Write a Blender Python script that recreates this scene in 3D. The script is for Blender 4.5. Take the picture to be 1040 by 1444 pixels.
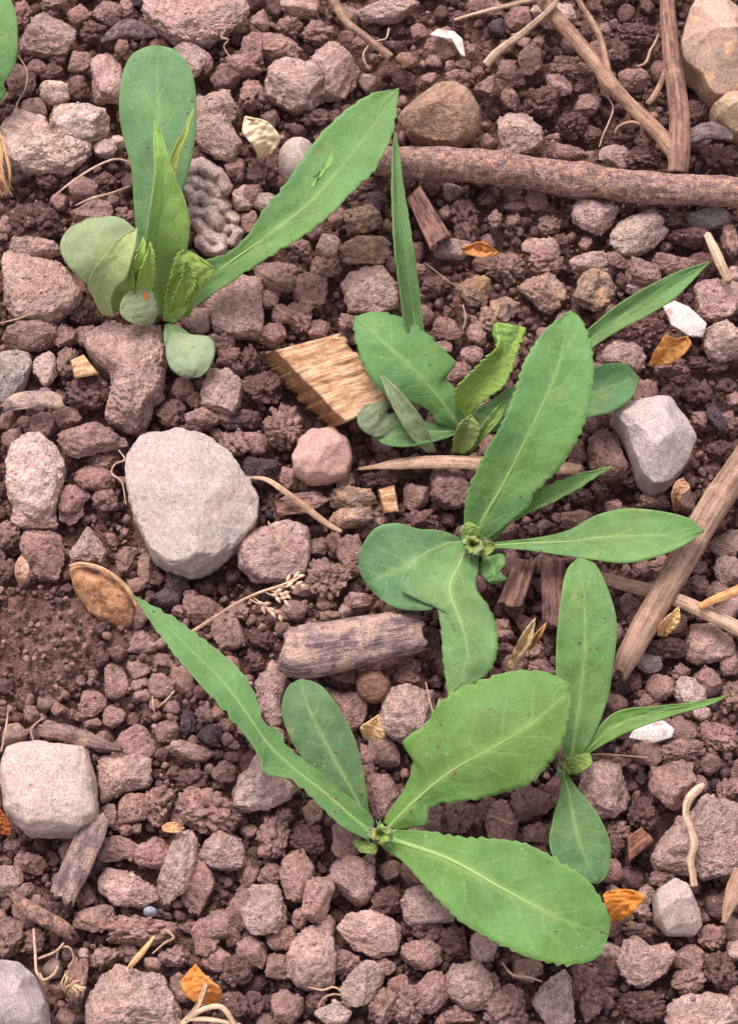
import bpy, math, random
import numpy as np
from mathutils import Vector

for o in list(bpy.data.objects):
    bpy.data.objects.remove(o, do_unlink=True)
scene = bpy.context.scene
COL = scene.collection

# ------------------------------------------------------------------ camera
TILT = math.radians(22.0)      # off the vertical
DIST = 0.80
FPX = 3200.0                   # focal length in photo pixels (photo 1040 x 1444)
PW, PH = 1040.0, 1444.0
cam_data = bpy.data.cameras.new('camera')
cam = bpy.data.objects.new('camera', cam_data)
COL.objects.link(cam)
cam.location = (0.0, -DIST * math.sin(TILT), DIST * math.cos(TILT))
cam.rotation_euler = (TILT, 0, 0)
cam_data.sensor_fit = 'VERTICAL'
cam_data.sensor_height = 24.0
cam_data.sensor_width = 36.0
cam_data.lens = FPX / PH * 24.0
cam_data.clip_start = 0.02
cam_data.clip_end = 200.0
scene.camera = cam

# ------------------------------------------------------------------ sky, sun, exposure
SUN_EL, SUN_AZ = math.radians(58), math.radians(-22)     # azimuth from +Y (top of picture), negative = left
world = bpy.data.worlds.new('World')
scene.world = world
world.use_nodes = True
wn = world.node_tree
bg = wn.nodes['Background']
sky = wn.nodes.new('ShaderNodeTexSky')
sky.sky_type = 'NISHITA'
sky.sun_disc = False
sky.sun_elevation = SUN_EL
sky.sun_rotation = SUN_AZ
sky.air_density = 1.0
sky.dust_density = 4.0
hs = wn.nodes.new('ShaderNodeHueSaturation')
hs.inputs['Saturation'].default_value = 0.12             # cloud-grey daylight
wn.links.new(sky.outputs[0], hs.inputs['Color'])
wn.links.new(hs.outputs[0], bg.inputs['Color'])
bg.inputs['Strength'].default_value = 0.15
sd = bpy.data.lights.new('sun', 'SUN')
sd.energy = 1.5
sd.angle = math.radians(25)
sd.color = (1.0, 0.95, 0.9)
sun = bpy.data.objects.new('sun', sd)
COL.objects.link(sun)
sdir = Vector((math.sin(SUN_AZ) * math.cos(SUN_EL), math.cos(SUN_AZ) * math.cos(SUN_EL), math.sin(SUN_EL)))
sun.rotation_euler = sdir.to_track_quat('Z', 'Y').to_euler()
sun.location = sdir * 2
scene.view_settings.view_transform = 'Standard'
scene.view_settings.look = 'None'
scene.view_settings.gamma = 1.0
scene.view_settings.use_curve_mapping = False
scene.view_settings.exposure = 0.62
scene.cycles.use_adaptive_sampling = True
scene.cycles.adaptive_threshold = 0.025
scene.cycles.use_denoising = True
scene.cycles.max_bounces = 5
scene.cycles.diffuse_bounces = 3
scene.cycles.caustics_reflective = False
scene.cycles.caustics_refractive = False

# ------------------------------------------------------------------ helpers
CT, ST = math.cos(TILT), math.sin(TILT)
CAMP = np.array([0.0, -DIST * ST, DIST * CT])
MPP = DIST / FPX                # metres per photo pixel near the middle


def at(px, py, z=0.0):
    """where the sight line through a photo pixel meets the height z (metres)"""
    px, py, z = np.broadcast_arrays(np.asarray(px, float), np.asarray(py, float), np.asarray(z, float))
    dx = (px - PW / 2) / FPX
    dy = (PH / 2 - py) / FPX
    wy = dy * CT + ST
    wz = dy * ST - CT
    t = (z - CAMP[2]) / wz
    return np.stack([CAMP[0] + dx * t, CAMP[1] + wy * t, z], -1)


def lin(r, g, b):
    f = lambda c: (c / 255 / 12.92) if c / 255 <= 0.04045 else ((c / 255 + 0.055) / 1.055) ** 2.4
    return (f(r), f(g), f(b))


_rs = np.random.RandomState(7)
PERM = _rs.permutation(256)
PERM = np.concatenate([PERM, PERM, PERM])
GRAD = _rs.normal(size=(256, 3))
GRAD /= np.linalg.norm(GRAD, axis=1)[:, None]


def perlin(P):
    P = np.asarray(P, float)
    I = np.floor(P).astype(int)
    F = P - I
    I &= 255
    U = F * F * F * (F * (F * 6 - 15) + 10)
    out = 0
    for dx in (0, 1):
        wx = U[:, 0] if dx else 1 - U[:, 0]
        for dy in (0, 1):
            wy = U[:, 1] if dy else 1 - U[:, 1]
            for dz in (0, 1):
                wz = U[:, 2] if dz else 1 - U[:, 2]
                h = PERM[PERM[PERM[I[:, 0] + dx] + I[:, 1] + dy] + I[:, 2] + dz]
                g = GRAD[h]
                d = g[:, 0] * (F[:, 0] - dx) + g[:, 1] * (F[:, 1] - dy) + g[:, 2] * (F[:, 2] - dz)
                out = out + wx * wy * wz * d
    return out * 1.5


def fbm(P, octv=3, gain=0.5):
    s, a = 0, 1.0
    for i in range(octv):
        s = s + a * perlin(P + 17.3 * i)
        P = P * 2.03
        a *= gain
    return s


_ico = {}


def ico(level):
    if level in _ico:
        return _ico[level]
    if level == 0:
        t = (1 + 5 ** 0.5) / 2
        V = np.array([(-1, t, 0), (1, t, 0), (-1, -t, 0), (1, -t, 0), (0, -1, t), (0, 1, t), (0, -1, -t), (0, 1, -t),
                      (t, 0, -1), (t, 0, 1), (-t, 0, -1), (-t, 0, 1)], float)
        V /= np.linalg.norm(V, axis=1)[:, None]
        F = np.array([(0, 11, 5), (0, 5, 1), (0, 1, 7), (0, 7, 10), (0, 10, 11), (1, 5, 9), (5, 11, 4), (11, 10, 2),
                      (10, 7, 6), (7, 1, 8), (3, 9, 4), (3, 4, 2), (3, 2, 6), (3, 6, 8), (3, 8, 9), (4, 9, 5),
                      (2, 4, 11), (6, 2, 10), (8, 6, 7), (9, 8, 1)])
    else:
        V0, F0 = ico(level - 1)
        E = np.concatenate([F0[:, [0, 1]], F0[:, [1, 2]], F0[:, [2, 0]]])
        Es = np.sort(E, 1)
        U, inv = np.unique(Es, axis=0, return_inverse=True)
        inv = inv.reshape(-1)
        M = V0[U[:, 0]] + V0[U[:, 1]]
        M /= np.linalg.norm(M, axis=1)[:, None]
        V = np.concatenate([V0, M])
        n = len(F0)
        a, b, c = inv[:n] + len(V0), inv[n:2 * n] + len(V0), inv[2 * n:] + len(V0)
        F = np.concatenate([np.stack([F0[:, 0], a, c], 1), np.stack([F0[:, 1], b, a], 1),
                            np.stack([F0[:, 2], c, b], 1), np.stack([a, b, c], 1)])
    _ico[level] = (V, F)
    return _ico[level]


def mesh(name, V, F, uv=None, tint=None, smooth=True):
    me = bpy.data.meshes.new(name)
    V = np.asarray(V, np.float32)
    F = np.asarray(F, np.int32)
    k = F.shape[1]
    me.vertices.add(len(V))
    me.vertices.foreach_set('co', V.ravel())
    me.loops.add(F.size)
    me.loops.foreach_set('vertex_index', F.ravel())
    me.polygons.add(len(F))
    me.polygons.foreach_set('loop_start', np.arange(0, F.size, k, dtype=np.int32))
    if smooth:
        me.polygons.foreach_set('use_smooth', np.ones(len(F), bool))
    if uv is not None:
        l = me.uv_layers.new(name='UVMap')
        l.data.foreach_set('uv', np.asarray(uv, np.float32)[F.ravel()].ravel())
    if tint is not None:
        c = me.color_attributes.new('tint', 'FLOAT_COLOR', 'POINT')
        t = np.ones((len(V), 4), np.float32)
        t[:, :3] = tint
        c.data.foreach_set('color', t.ravel())
    me.update(calc_edges=True)
    me.validate()
    return me


def put(name, me, mat, loc=(0, 0, 0), parent=None, color=None, label=None, cat=None, group=None, kind=None):
    o = bpy.data.objects.new(name, me)
    COL.objects.link(o)
    if me is not None and mat is not None:
        me.materials.append(mat)
    o.location = [float(c) for c in loc]
    if parent is not None:
        o.parent = parent
        p = parent
        base = Vector((0, 0, 0))
        while p is not None:
            base += p.location
            p = p.parent
        o.location = Vector([float(c) for c in loc]) - base
    if color is not None:
        o.color = (color[0], color[1], color[2], 1)
    if label:
        o['label'] = label
    if cat:
        o['category'] = cat
    if group:
        o['group'] = group
    if kind:
        o['kind'] = kind
    return o


def put_centred(name, V, F, mat, uv=None, smooth=True, **kw):
    """world-space vertices; origin goes to the base of the thing"""
    V = np.asarray(V, float)
    c = np.array([V[:, 0].mean(), V[:, 1].mean(), V[:, 2].min()])
    return put(name, mesh(name, V - c, F, uv=uv, smooth=smooth), mat, c, **kw)


# ------------------------------------------------------------------ materials
class NT:
    def __init__(s, name):
        s.m = bpy.data.materials.new(name)
        s.m.use_nodes = True
        s.t = s.m.node_tree
        s.b = s.t.nodes['Principled BSDF']
        s.out = s.t.nodes['Material Output']

    def n(s, typ, ins=None, **kw):
        nd = s.t.nodes.new(typ)
        for k, v in kw.items():
            setattr(nd, k, v)
        for k, v in (ins or {}).items():
            s.set(nd.inputs[k], v)
        return nd

    def set(s, sock, v):
        if hasattr(v, 'is_output') or hasattr(v, 'links'):
            s.t.links.new(v, sock)
        elif isinstance(v, bpy.types.Node):
            s.t.links.new(v.outputs[0], sock)
        else:
            sock.default_value = v

    def math(s, op, a, b=0.0, c=0.0, clamp=False):
        nd = s.t.nodes.new('ShaderNodeMath')
        nd.operation = op
        nd.use_clamp = clamp
        s.set(nd.inputs[0], a)
        s.set(nd.inputs[1], b)
        s.set(nd.inputs[2], c)
        return nd.outputs[0]

    def rng(s, v, a, b, c, d, smooth=False):
        nd = s.t.nodes.new('ShaderNodeMapRange')
        if smooth:
            nd.interpolation_type = 'SMOOTHSTEP'
        s.set(nd.inputs[0], v)
        for i, x in enumerate((a, b, c, d)):
            s.set(nd.inputs[1 + i], x)
        return nd.outputs[0]

    def mix(s, f, a, b, mode='MIX'):
        nd = s.t.nodes.new('ShaderNodeMix')
        nd.data_type = 'RGBA'
        nd.blend_type = mode
        s.set(nd.inputs['Factor'], f)
        A = [i for i in nd.inputs if i.name == 'A' and i.type == 'RGBA'][0]
        B = [i for i in nd.inputs if i.name == 'B' and i.type == 'RGBA'][0]
        s.set(A, a if not isinstance(a, tuple) else (*a[:3], 1))
        s.set(B, b if not isinstance(b, tuple) else (*b[:3], 1))
        return [o for o in nd.outputs if o.type == 'RGBA'][0]

    def grey(s, v):
        nd = s.t.nodes.new('ShaderNodeCombineColor')
        for i in range(3):
            s.set(nd.inputs[i], v)
        return nd.outputs[0]

    def noise(s, vec, scale, detail=4, rough=0.6, dist=0.0):
        return s.n('ShaderNodeTexNoise', {'Vector': vec, 'Scale': scale, 'Detail': detail, 'Roughness': rough,
                                          'Distortion': dist}).outputs[0]

    def objvec(s):
        tc = s.n('ShaderNodeTexCoord')
        oi = s.n('ShaderNodeObjectInfo')
        sc = s.n('ShaderNodeVectorMath', {0: oi.outputs['Random'], 1: (3.1, 1.7, 2.3)}, operation='MULTIPLY')
        return s.n('ShaderNodeVectorMath', {0: tc.outputs['Object'], 1: sc.outputs[0]}, operation='ADD').outputs[0], oi


def soil_material(name, tint='object', fixed=(0.2, 0.13, 0.11), grain=1.0, stone=False, crust=None, crust_at=(0.5, 0.66)):
    q = NT(name)
    vec, oi = q.objvec()
    if tint == 'object':
        base = oi.outputs['Color']
    elif tint == 'attr':
        base = q.n('ShaderNodeAttribute', attribute_name='tint').outputs['Color']
    else:
        base = q.n('ShaderNodeRGB').outputs[0]
        base.default_value = (*fixed, 1)
    big = q.noise(vec, 130, 3, 0.62)
    mid = q.noise(vec, 560, 3, 0.7)
    fine = q.noise(vec, 2000, 1, 0.6)
    k = 0.4 if stone else 1.0
    fac = q.math('MULTIPLY', q.rng(big, 0.3, 0.7, 1 - .26 * k, 1 + .24 * k), q.rng(mid, 0.30, 0.70, 1 - .42 * k, 1 + .36 * k))
    fac = q.math('MULTIPLY', fac, q.rng(fine, 0.3, 0.7, 0.70, 1.30))
    col = q.mix(1.0, base, q.grey(fac), 'MULTIPLY')
    hue = q.noise(vec, 75, 1, 0.5)
    col = q.mix(q.rng(hue, 0.45, 0.72, 0, 0.4), col, q.mix(1.0, col, (1.12, 0.94, 0.88), 'MULTIPLY'))
    # pale mineral grains and dark specks
    vo = q.n('ShaderNodeTexVoronoi', {'Vector': vec, 'Scale': 620.0})
    sel = q.n('ShaderNodeSeparateColor', {0: vo.outputs['Color']})
    near = q.rng(vo.outputs['Distance'], 0.18, 0.3, 1, 0)
    pale = q.math('MULTIPLY', near, q.rng(sel.outputs[0], 0.86, 0.93, 0, 0.55))
    col = q.mix(pale, col, lin(205, 185, 172))
    dark = q.math('MULTIPLY', near, q.rng(sel.outputs[1], 0.86, 0.93, 0, 0.5))
    col = q.mix(dark, col, lin(60, 42, 42))
    if crust:
        cf = q.rng(q.noise(vec, 85, 3, 0.65), crust_at[0], crust_at[1], 0, 0.75)
        col = q.mix(cf, col, q.mix(q.rng(mid, .35, .65, 0, 1), crust, tuple(min(1, c * 1.5) for c in crust)))
    h = q.math('ADD', q.math('MULTIPLY', mid, 1.15 * grain), q.math('MULTIPLY', fine, 0.5 * grain))
    bp = q.n('ShaderNodeBump', {'Strength': 0.75 if not stone else 0.45, 'Distance': 0.0021 if not stone else 0.0008, 'Height': h})
    q.set(q.b.inputs['Base Color'], col)
    q.set(q.b.inputs['Normal'], bp.outputs[0])
    q.b.inputs['Roughness'].default_value = 0.95 if not stone else 0.82
    q.b.inputs['Specular IOR Level'].default_value = 0.12 if not stone else 0.25
    return q.m


def fiber_material(name, c1, c2, su=900, sv=90, bump=0.0006, coord='UV', patch=None, rough=0.85, pscale=110, grit=0.0):
    """bark, wood and straw: streaks along the length"""
    q = NT(name)
    tc = q.n('ShaderNodeTexCoord')
    oi = q.n('ShaderNodeObjectInfo')
    src = tc.outputs['UV'] if coord == 'UV' else tc.outputs['Object']
    off = q.n('ShaderNodeVectorMath', {0: oi.outputs['Random'], 1: (0.31, 0.7, 0.5)}, operation='MULTIPLY')
    src = q.n('ShaderNodeVectorMath', {0: src, 1: off.outputs[0]}, operation='ADD').outputs[0]
    sc = (su, sv, su) if coord == 'UV' else (sv, su, su)
    vec = q.n('ShaderNodeVectorMath', {0: src, 1: sc}, operation='MULTIPLY').outputs[0]
    st = q.noise(vec, 1.0, 5, 0.65, 0.4)
    blo = q.noise(src, 260, 4, 0.6)
    fine = q.noise(src, 1500, 3, 0.6)
    f = q.math('ADD', q.math('MULTIPLY', st, 0.65), q.math('MULTIPLY', blo, 0.35))
    col = q.mix(q.rng(f, 0.36, 0.62, 0, 1, True), c1, c2)
    if patch:
        col = q.mix(q.rng(q.noise(src, pscale, 4, 0.65), 0.5, 0.60, 0, 0.75), col, patch)
    col = q.mix(1.0, col, q.grey(q.rng(fine, 0.3, 0.7, 0.75 - .25 * grit, 1.25 + .2 * grit)), 'MULTIPLY')
    col = q.mix(1.0, col, oi.outputs['Color'], 'MULTIPLY')
    h = q.math('ADD', q.math('MULTIPLY', st, 1.0), q.math('MULTIPLY', fine, 0.35 + grit * .5))
    bp = q.n('ShaderNodeBump', {'Strength': 0.8, 'Distance': bump * 2, 'Height': h})
    q.set(q.b.inputs['Base Color'], col)
    q.set(q.b.inputs['Normal'], bp.outputs[0])
    q.b.inputs['Roughness'].default_value = rough
    q.b.inputs['Specular IOR Level'].default_value = 0.2
    return q.m


def leaf_material(name, dry=False):
    q = NT(name)
    tc = q.n('ShaderNodeTexCoord')
    oi = q.n('ShaderNodeObjectInfo')
    uvs = q.n('ShaderNodeSeparateXYZ', {0: tc.outputs['UV']})
    u, v = uvs.outputs[0], uvs.outputs[1]
    au = q.math('ABSOLUTE', q.math('MULTIPLY_ADD', u, 2.0, -1.0))
    vec, _ = q.objvec()
    wob = q.noise(vec, 90, 2, 0.5)
    side = q.math('GREATER_THAN', u, 0.5)
    ph = q.math('MULTIPLY_ADD', au, -0.16, v)
    ph = q.math('MULTIPLY_ADD', ph, 8.0, q.math('MULTIPLY', wob, 1.1))
    ph = q.math('ADD', ph, q.math('MULTIPLY', side, 0.5))
    tri = q.math('ABSOLUTE', q.math('SUBTRACT', q.math('FRACT', ph), 0.5))
    lat = q.math('MULTIPLY', q.rng(tri, 0.01, 0.13, 1, 0, True), q.rng(au, 0.35, 0.98, 1, 0))
    ret = q.n('ShaderNodeTexVoronoi', {'Vector': vec, 'Scale': 260.0}, feature='DISTANCE_TO_EDGE').outputs['Distance']
    ret = q.rng(ret, 0.02, 0.22, 1, 0, True)
    mott = q.noise(vec, 60, 4, 0.6)
    fine = q.noise(vec, 900, 3, 0.6)
    base = oi.outputs['Color']
    col = q.mix(1.0, base, q.grey(q.math('MULTIPLY', q.rng(mott, 0.3, 0.7, 0.80, 1.18), q.rng(fine, 0.3, 0.7, 0.90, 1.1))), 'MULTIPLY')
    if not dry:
        col = q.mix(q.rng(q.noise(vec, 38, 2, 0.5), 0.45, 0.7, 0, 0.5), col, q.mix(1.0, col, (1.2, 1.03, 0.75), 'MULTIPLY'))
        paler = q.mix(0.5, col, lin(178, 200, 130))
        col = q.mix(q.math('MULTIPLY', lat, 0.20), col, paler)
        col = q.mix(q.math('MULTIPLY', ret, 0.05), col, paler)
        cen = q.rng(au, 0.0, q.rng(v, 0.0, 1.0, 0.30, 0.06), 1, 0, True)
        col = q.mix(q.math('MULTIPLY', cen, q.rng(v, 0, 1, .75, .35)), col, q.mix(.5, col, lin(178, 192, 112)))
        edge = q.rng(au, 0.95, 1.0, 0, 0.3)
        col = q.mix(edge, col, lin(165, 190, 125))
        col = q.mix(q.rng(q.noise(vec, 120, 3, .6), .3, .75, 0, .12), col, lin(150, 170, 146))
        vo = q.n('ShaderNodeTexVoronoi', {'Vector': vec, 'Scale': 560.0})
        sel = q.n('ShaderNodeSeparateColor', {0: vo.outputs['Color']})
        dust = q.math('MULTIPLY', q.rng(vo.outputs['Distance'], 0.06, 0.24, 1, 0), q.rng(sel.outputs[0], 0.4, 0.95, 0, 0.42))
        dust = q.math('MULTIPLY', dust, q.rng(q.noise(vec, 50, 2, 0.5), 0.38, 0.6, 0, 1))
        col = q.mix(dust, col, lin(215, 228, 205))
        col = q.mix(q.rng(q.noise(vec, 55, 4, .7), .60, .74, 0, .45), col, lin(168, 164, 92))
        col = q.mix(q.math('MULTIPLY', q.rng(q.noise(vec, 150, 5, .75), .58, .72, 0, .38), q.rng(q.noise(vec, 30, 1, .5), .42, .6, 0, 1)), col, lin(158, 136, 118))
        brn = q.math('MULTIPLY', q.rng(vo.outputs['Distance'], 0.1, 0.2, 1, 0), q.rng(sel.outputs[2], 0.95, 0.96, 0, 0.7))
        col = q.mix(brn, col, lin(110, 80, 50))
    else:
        col = q.mix(q.rng(q.noise(vec, 190, 3, .65), .48, .66, 0, .55), col, q.mix(1.0, col, (1.25, 1.35, 1.7), 'MULTIPLY'))
        col = q.mix(q.rng(q.noise(vec, 240, 3, .65), .55, .7, 0, .6), col, q.mix(1.0, col, (.55, .42, .35), 'MULTIPLY'))
    h = q.math('ADD', q.math('MULTIPLY', lat, -0.13), q.math('MULTIPLY', fine, 0.22))
    h = q.math('ADD', h, q.math('MULTIPLY', ret, -0.06))
    h = q.math('ADD', h, q.math('MULTIPLY', mott, 1.7))
    bp = q.n('ShaderNodeBump', {'Strength': 0.5, 'Distance': 0.0010, 'Height': h})
    q.set(q.b.inputs['Base Color'], col)
    q.set(q.b.inputs['Normal'], bp.outputs[0])
    q.b.inputs['Roughness'].default_value = 0.58
    q.b.inputs['Specular IOR Level'].default_value = 0.2
    tr = q.n('ShaderNodeBsdfTranslucent', {'Color': q.mix(1.0, col, (1.2, 1.15, 0.6), 'MULTIPLY'), 'Normal': bp.outputs[0]})
    ms = q.n('ShaderNodeMixShader', {0: 0.22})
    q.t.links.new(q.b.outputs[0], ms.inputs[1])
    q.t.links.new(tr.outputs[0], ms.inputs[2])
    q.t.links.new(ms.outputs[0], q.out.inputs['Surface'])
    return q.m


M_SOIL = soil_material('soil_ground', 'fixed', lin(134, 98, 91), grain=1.6)
M_CLOD = soil_material('soil_clod')
M_CRUMB = soil_material('soil_crumb', 'attr')
M_CRUST = soil_material('crusted_clod', crust=lin(196, 152, 116))
M_STONE = soil_material('stone', grain=0.7, stone=True)
M_QUARTZ = soil_material('streaked_rock', grain=0.7, stone=True, crust=lin(206, 166, 130), crust_at=(.56, .61))
M_SHELL = soil_material('shell', grain=0.5, stone=True, crust=lin(150, 124, 116), crust_at=(.60, .66))
M_BARK = fiber_material('bark', lin(104, 80, 86), lin(170, 140, 134), 620, 300, 0.0012, patch=lin(200, 158, 134), pscale=420, grit=.9)
M_LOG = fiber_material('log_bark', lin(98, 78, 84), lin(170, 144, 140), 560, 95, 0.0012, patch=lin(196, 164, 148), pscale=120, grit=.7)
M_TWIG = fiber_material('twig_bark', lin(112, 82, 78), lin(176, 142, 124), 900, 60, 0.0005)
M_PALEWOOD = fiber_material('weathered_wood', lin(142, 112, 96), lin(205, 172, 150), 700, 35, 0.0006)
M_STRAW = fiber_material('straw', lin(160, 128, 112), lin(222, 194, 174), 1200, 40, 0.0003)
M_CHIP = fiber_material('blond_wood', lin(168, 122, 88), lin(226, 186, 148), 620, 60, 0.0008, coord='OBJ')
M_CHIPD = fiber_material('dark_wood', lin(78, 56, 56), lin(160, 126, 116), 520, 55, 0.0009, coord='OBJ')
M_HUSK = fiber_material('husk', lin(128, 88, 66), lin(198, 150, 118), 320, 160, 0.0006, coord='OBJ', patch=lin(74, 50, 42))
M_LEAF = leaf_material('leaf')
M_DRY = leaf_material('dry_leaf', dry=True)

# ------------------------------------------------------------------ lump builder (clods, stones, crumbs)
def radial(outline):
    """polygon (N,2) about its own origin -> radius for 180 directions"""
    P = np.asarray(outline, float)
    Q = np.roll(P, -1, 0)
    th = np.linspace(-math.pi, math.pi, 181)[:-1]
    d = np.stack([np.cos(th), np.sin(th)], 1)
    r = np.zeros(180)
    for a, b in zip(P, Q):
        e = b - a
        den = d[:, 0] * e[1] - d[:, 1] * e[0]
        den[np.abs(den) < 1e-12] = 1e-12
        t = (a[0] * e[1] - a[1] * e[0]) / den
        s = (a[0] * d[:, 1] - a[1] * d[:, 0]) / den
        ok = (t > 0) & (s >= -1e-9) & (s <= 1 + 1e-9)
        r[ok] = np.maximum(r[ok], t[ok])
    k = np.array([1, 2, 3, 2, 1]) / 9.0
    r = sum(np.roll(r, i - 2) * k[i] for i in range(5))
    return th, r


def lump(level, rx, ry, rz, seed, ang=0.0, outline=None, facets=6, cut=(0.74, 0.95), big=0.10, mid=0.07, nod=0.06,
         nk=70, fine=0.03, p=2.4, ff=11.0):
    rng = np.random.RandomState(seed)
    D, F = ico(level)
    if outline is None:
        S = D / ((np.abs(D) ** p).sum(1) ** (1 / p))[:, None]
    else:                                  # round in plan, boxy in section: the outline sets the plan
        rho = np.hypot(D[:, 0], D[:, 1])
        S = D / ((rho ** p + np.abs(D[:, 2]) ** p) ** (1 / p))[:, None]
    for i in range(facets):
        n = rng.normal(size=3)
        n /= np.linalg.norm(n)
        if outline is not None:
            n[2] = abs(n[2]) * .6 + 0.9
            n /= np.linalg.norm(n)
        o = rng.uniform(*cut)
        pr = S @ n
        m = pr > o
        S[m] -= ((pr[m] - o) * 0.96)[:, None] * n
    off = rng.uniform(0, 200, 3)
    s = 1 + big * fbm(S * 1.25 + off, 2) + mid * fbm(S * 3.4 + off, 3)
    if nod:
        K = rng.normal(size=(nk, 3))
        K /= np.linalg.norm(K, axis=1)[:, None]
        K *= 1 + 0.0 * K
        W = D + 0.10 * np.stack([perlin(D * 4 + off), perlin(D * 4 + off + 31), perlin(D * 4 + off + 67)], 1)
        d1 = np.sqrt(np.maximum(0, ((W ** 2).sum(1)[:, None] + 1 - 2 * W @ K.T))).min(1)
        md = 2.0 / math.sqrt(nk)
        s = s + nod * (0.6 - (d1 / md) ** 2 * 1.2)
    if fine:
        s = s + fine * fbm(S * ff + off, 3, .6)
    S = S * s[:, None]
    S[:, :2] -= (S[:, :2].max(0) + S[:, :2].min(0)) / 2
    S = S * np.array([2.0, 2.0, 2.0]) / np.maximum(1e-6, np.ptp(S, axis=0))
    if outline is not None:
        th, r = radial(outline)
        a = np.arctan2(S[:, 1], S[:, 0])
        rr = np.interp(a, np.append(th, math.pi), np.append(r, r[0]))
        return np.stack([S[:, 0] * rr, S[:, 1] * rr, S[:, 2] * rz], 1), F
    V = S * np.array([rx, ry, rz])
    c, sn = math.cos(ang), math.sin(ang)
    return np.stack([V[:, 0] * c - V[:, 1] * sn, V[:, 0] * sn + V[:, 1] * c, V[:, 2]], 1), F


GROUND_Z = -0.0045


# ------------------------------------------------------------------ the ground: one sheet, fine in the middle
def graded(half, step, far):
    a = list(np.arange(0, half, step))
    s = step
    while a[-1] < far:
        s *= 1.28
        a.append(a[-1] + s)
    a = np.array(a)
    return np.concatenate([-a[:0:-1], a])


gx = graded(0.15, 0.0012, 40.0)
gy = graded(0.21, 0.0012, 40.0)
GX, GY = np.meshgrid(gx, gy)
fp = np.stack([GX.ravel(), GY.ravel(), np.zeros(GX.size)], 1)
hz = 0.0045 * fbm(fp * 28, 2) + 0.0022 * fbm(fp * 110 + 9, 3) + 0.0016 * fbm(fp * 300 + 5, 3, .65)


# places where fine soil lies higher and fills the gaps: photo px, radius px, rise in mm
FINE = [(60, 900, 95, 5), (110, 910, 130, 4.5), (260, 960, 120, 3.5), (600, 85, 70, 4), (950, 1040, 80, 4), (430, 870, 60, 3), (640, 420, 60, 2.5), (380, 1130, 70, 2.5), (120, 1240, 90, 2.5), (850, 200, 60, 2)]
FW = [(at(x, y, GROUND_Z), r * MPP, h / 1000.0) for x, y, r, h in FINE]


def fine_rise(X, Y):
    return sum(h * np.exp(-((X - c[0]) ** 2 + (Y - c[1]) ** 2) / (r * r)) for c, r, h in FW)


def ground_h(x, y):
    q = np.array([[x, y, 0.0]])
    return GROUND_Z - 0.0055 + float(0.0045 * fbm(q * 28, 2)[0]) + float(fine_rise(x, y))


fp[:, 2] = GROUND_Z - 0.0055 + hz + fine_rise(fp[:, 0], fp[:, 1])
nx, ny = len(gx), len(gy)
ii = np.arange(nx * ny).reshape(ny, nx)
gf = np.stack([ii[:-1, :-1].ravel(), ii[:-1, 1:].ravel(), ii[1:, 1:].ravel(), ii[1:, :-1].ravel()], 1)
put('soil', mesh('soil', fp, gf), M_SOIL, kind='structure', label='reddish brown crumbly garden soil', cat='soil')

# ------------------------------------------------------------------ clods traced from the photograph
TONE = {'m': (157, 121, 115), 'l': (179, 146, 139), 'd': (115, 85, 82), 'a': (158, 123, 117), 'p': (196, 165, 157),
        'v': (92, 74, 78), 'y': (164, 132, 120), 'g': (170, 152, 147)}
WORD = {'m': 'brown', 'l': 'dusty light brown', 'd': 'dark brown', 'a': 'angular brown', 'p': 'pale pinkish',
        'v': 'violet-black', 'y': 'ochre-crusted', 'g': 'greyish'}
TILE = {}
TILE['00'] = """l 200 150 255 200 10;m 95 60 85 120;m 230 15 130 70;m 335 65 110 110;m 445 60 145 130;d 390 135 130 100;m 525 40 90 100;
l 780 275 190 215;l 455 340 150 230;m 90 340 135 145;p 232 390 135 110;d 328 370 115 130;m 335 265 110 100;m 240 243 85 55;d 215 305 120 80;
m 155 285 90 80;l 145 462 110 110;p 330 525 270 180 -10;p 440 622 100 90;p 500 595 80 60;l 925 450 160 170;m 945 320 135 120;m 1030 280 180 110;
d 150 935 240 190;m 385 900 190 130 -15;m 520 905 100 80;d 200 760 100 70;m 350 790 130 100;d 440 760 110 80;l 140 1045 240 100;m 30 960 90 120;
v 955 805 75 100;m 985 700 90 90;l 1020 830 100 120;m 510 200 70 90;m 870 270 50 110"""
TILE['01'] = """l 230 25 180 100;m 60 90 90 110;m 190 110 130 100;m 150 200 200 150;l 370 300 230 280;l 215 370 290 240 10;l 600 40 285 130;
m 30 210 100 200;m 30 400 120 140;m 310 130 150 110;m 425 155 70 60;m 480 180 70 60;m 730 135 80 80;m 830 200 170 130;m 790 265 85 60;
m 900 335 135 80;m 1010 365 110 110;m 910 270 80 60;m 970 300 60 50;m 945 215 50 60;d 900 75 80 70;m 1000 30 160 90;d 80 720 150 160;
m 30 810 100 110;p 90 850 110 90;d 300 500 130 90;d 500 790 180 130;v 540 840 120 110;y 490 920 170 130;l 350 1030 120 120;y 500 1045 230 110;
l 870 1050 190 90;d 920 900 130 130;d 930 980 120 110;m 840 890 60 70;m 380 900 100 110;m 230 1040 100 90;m 20 930 70 110;m 600 950 60 60;m 770 330 80 60;d 1010 830 90 90"""
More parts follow.
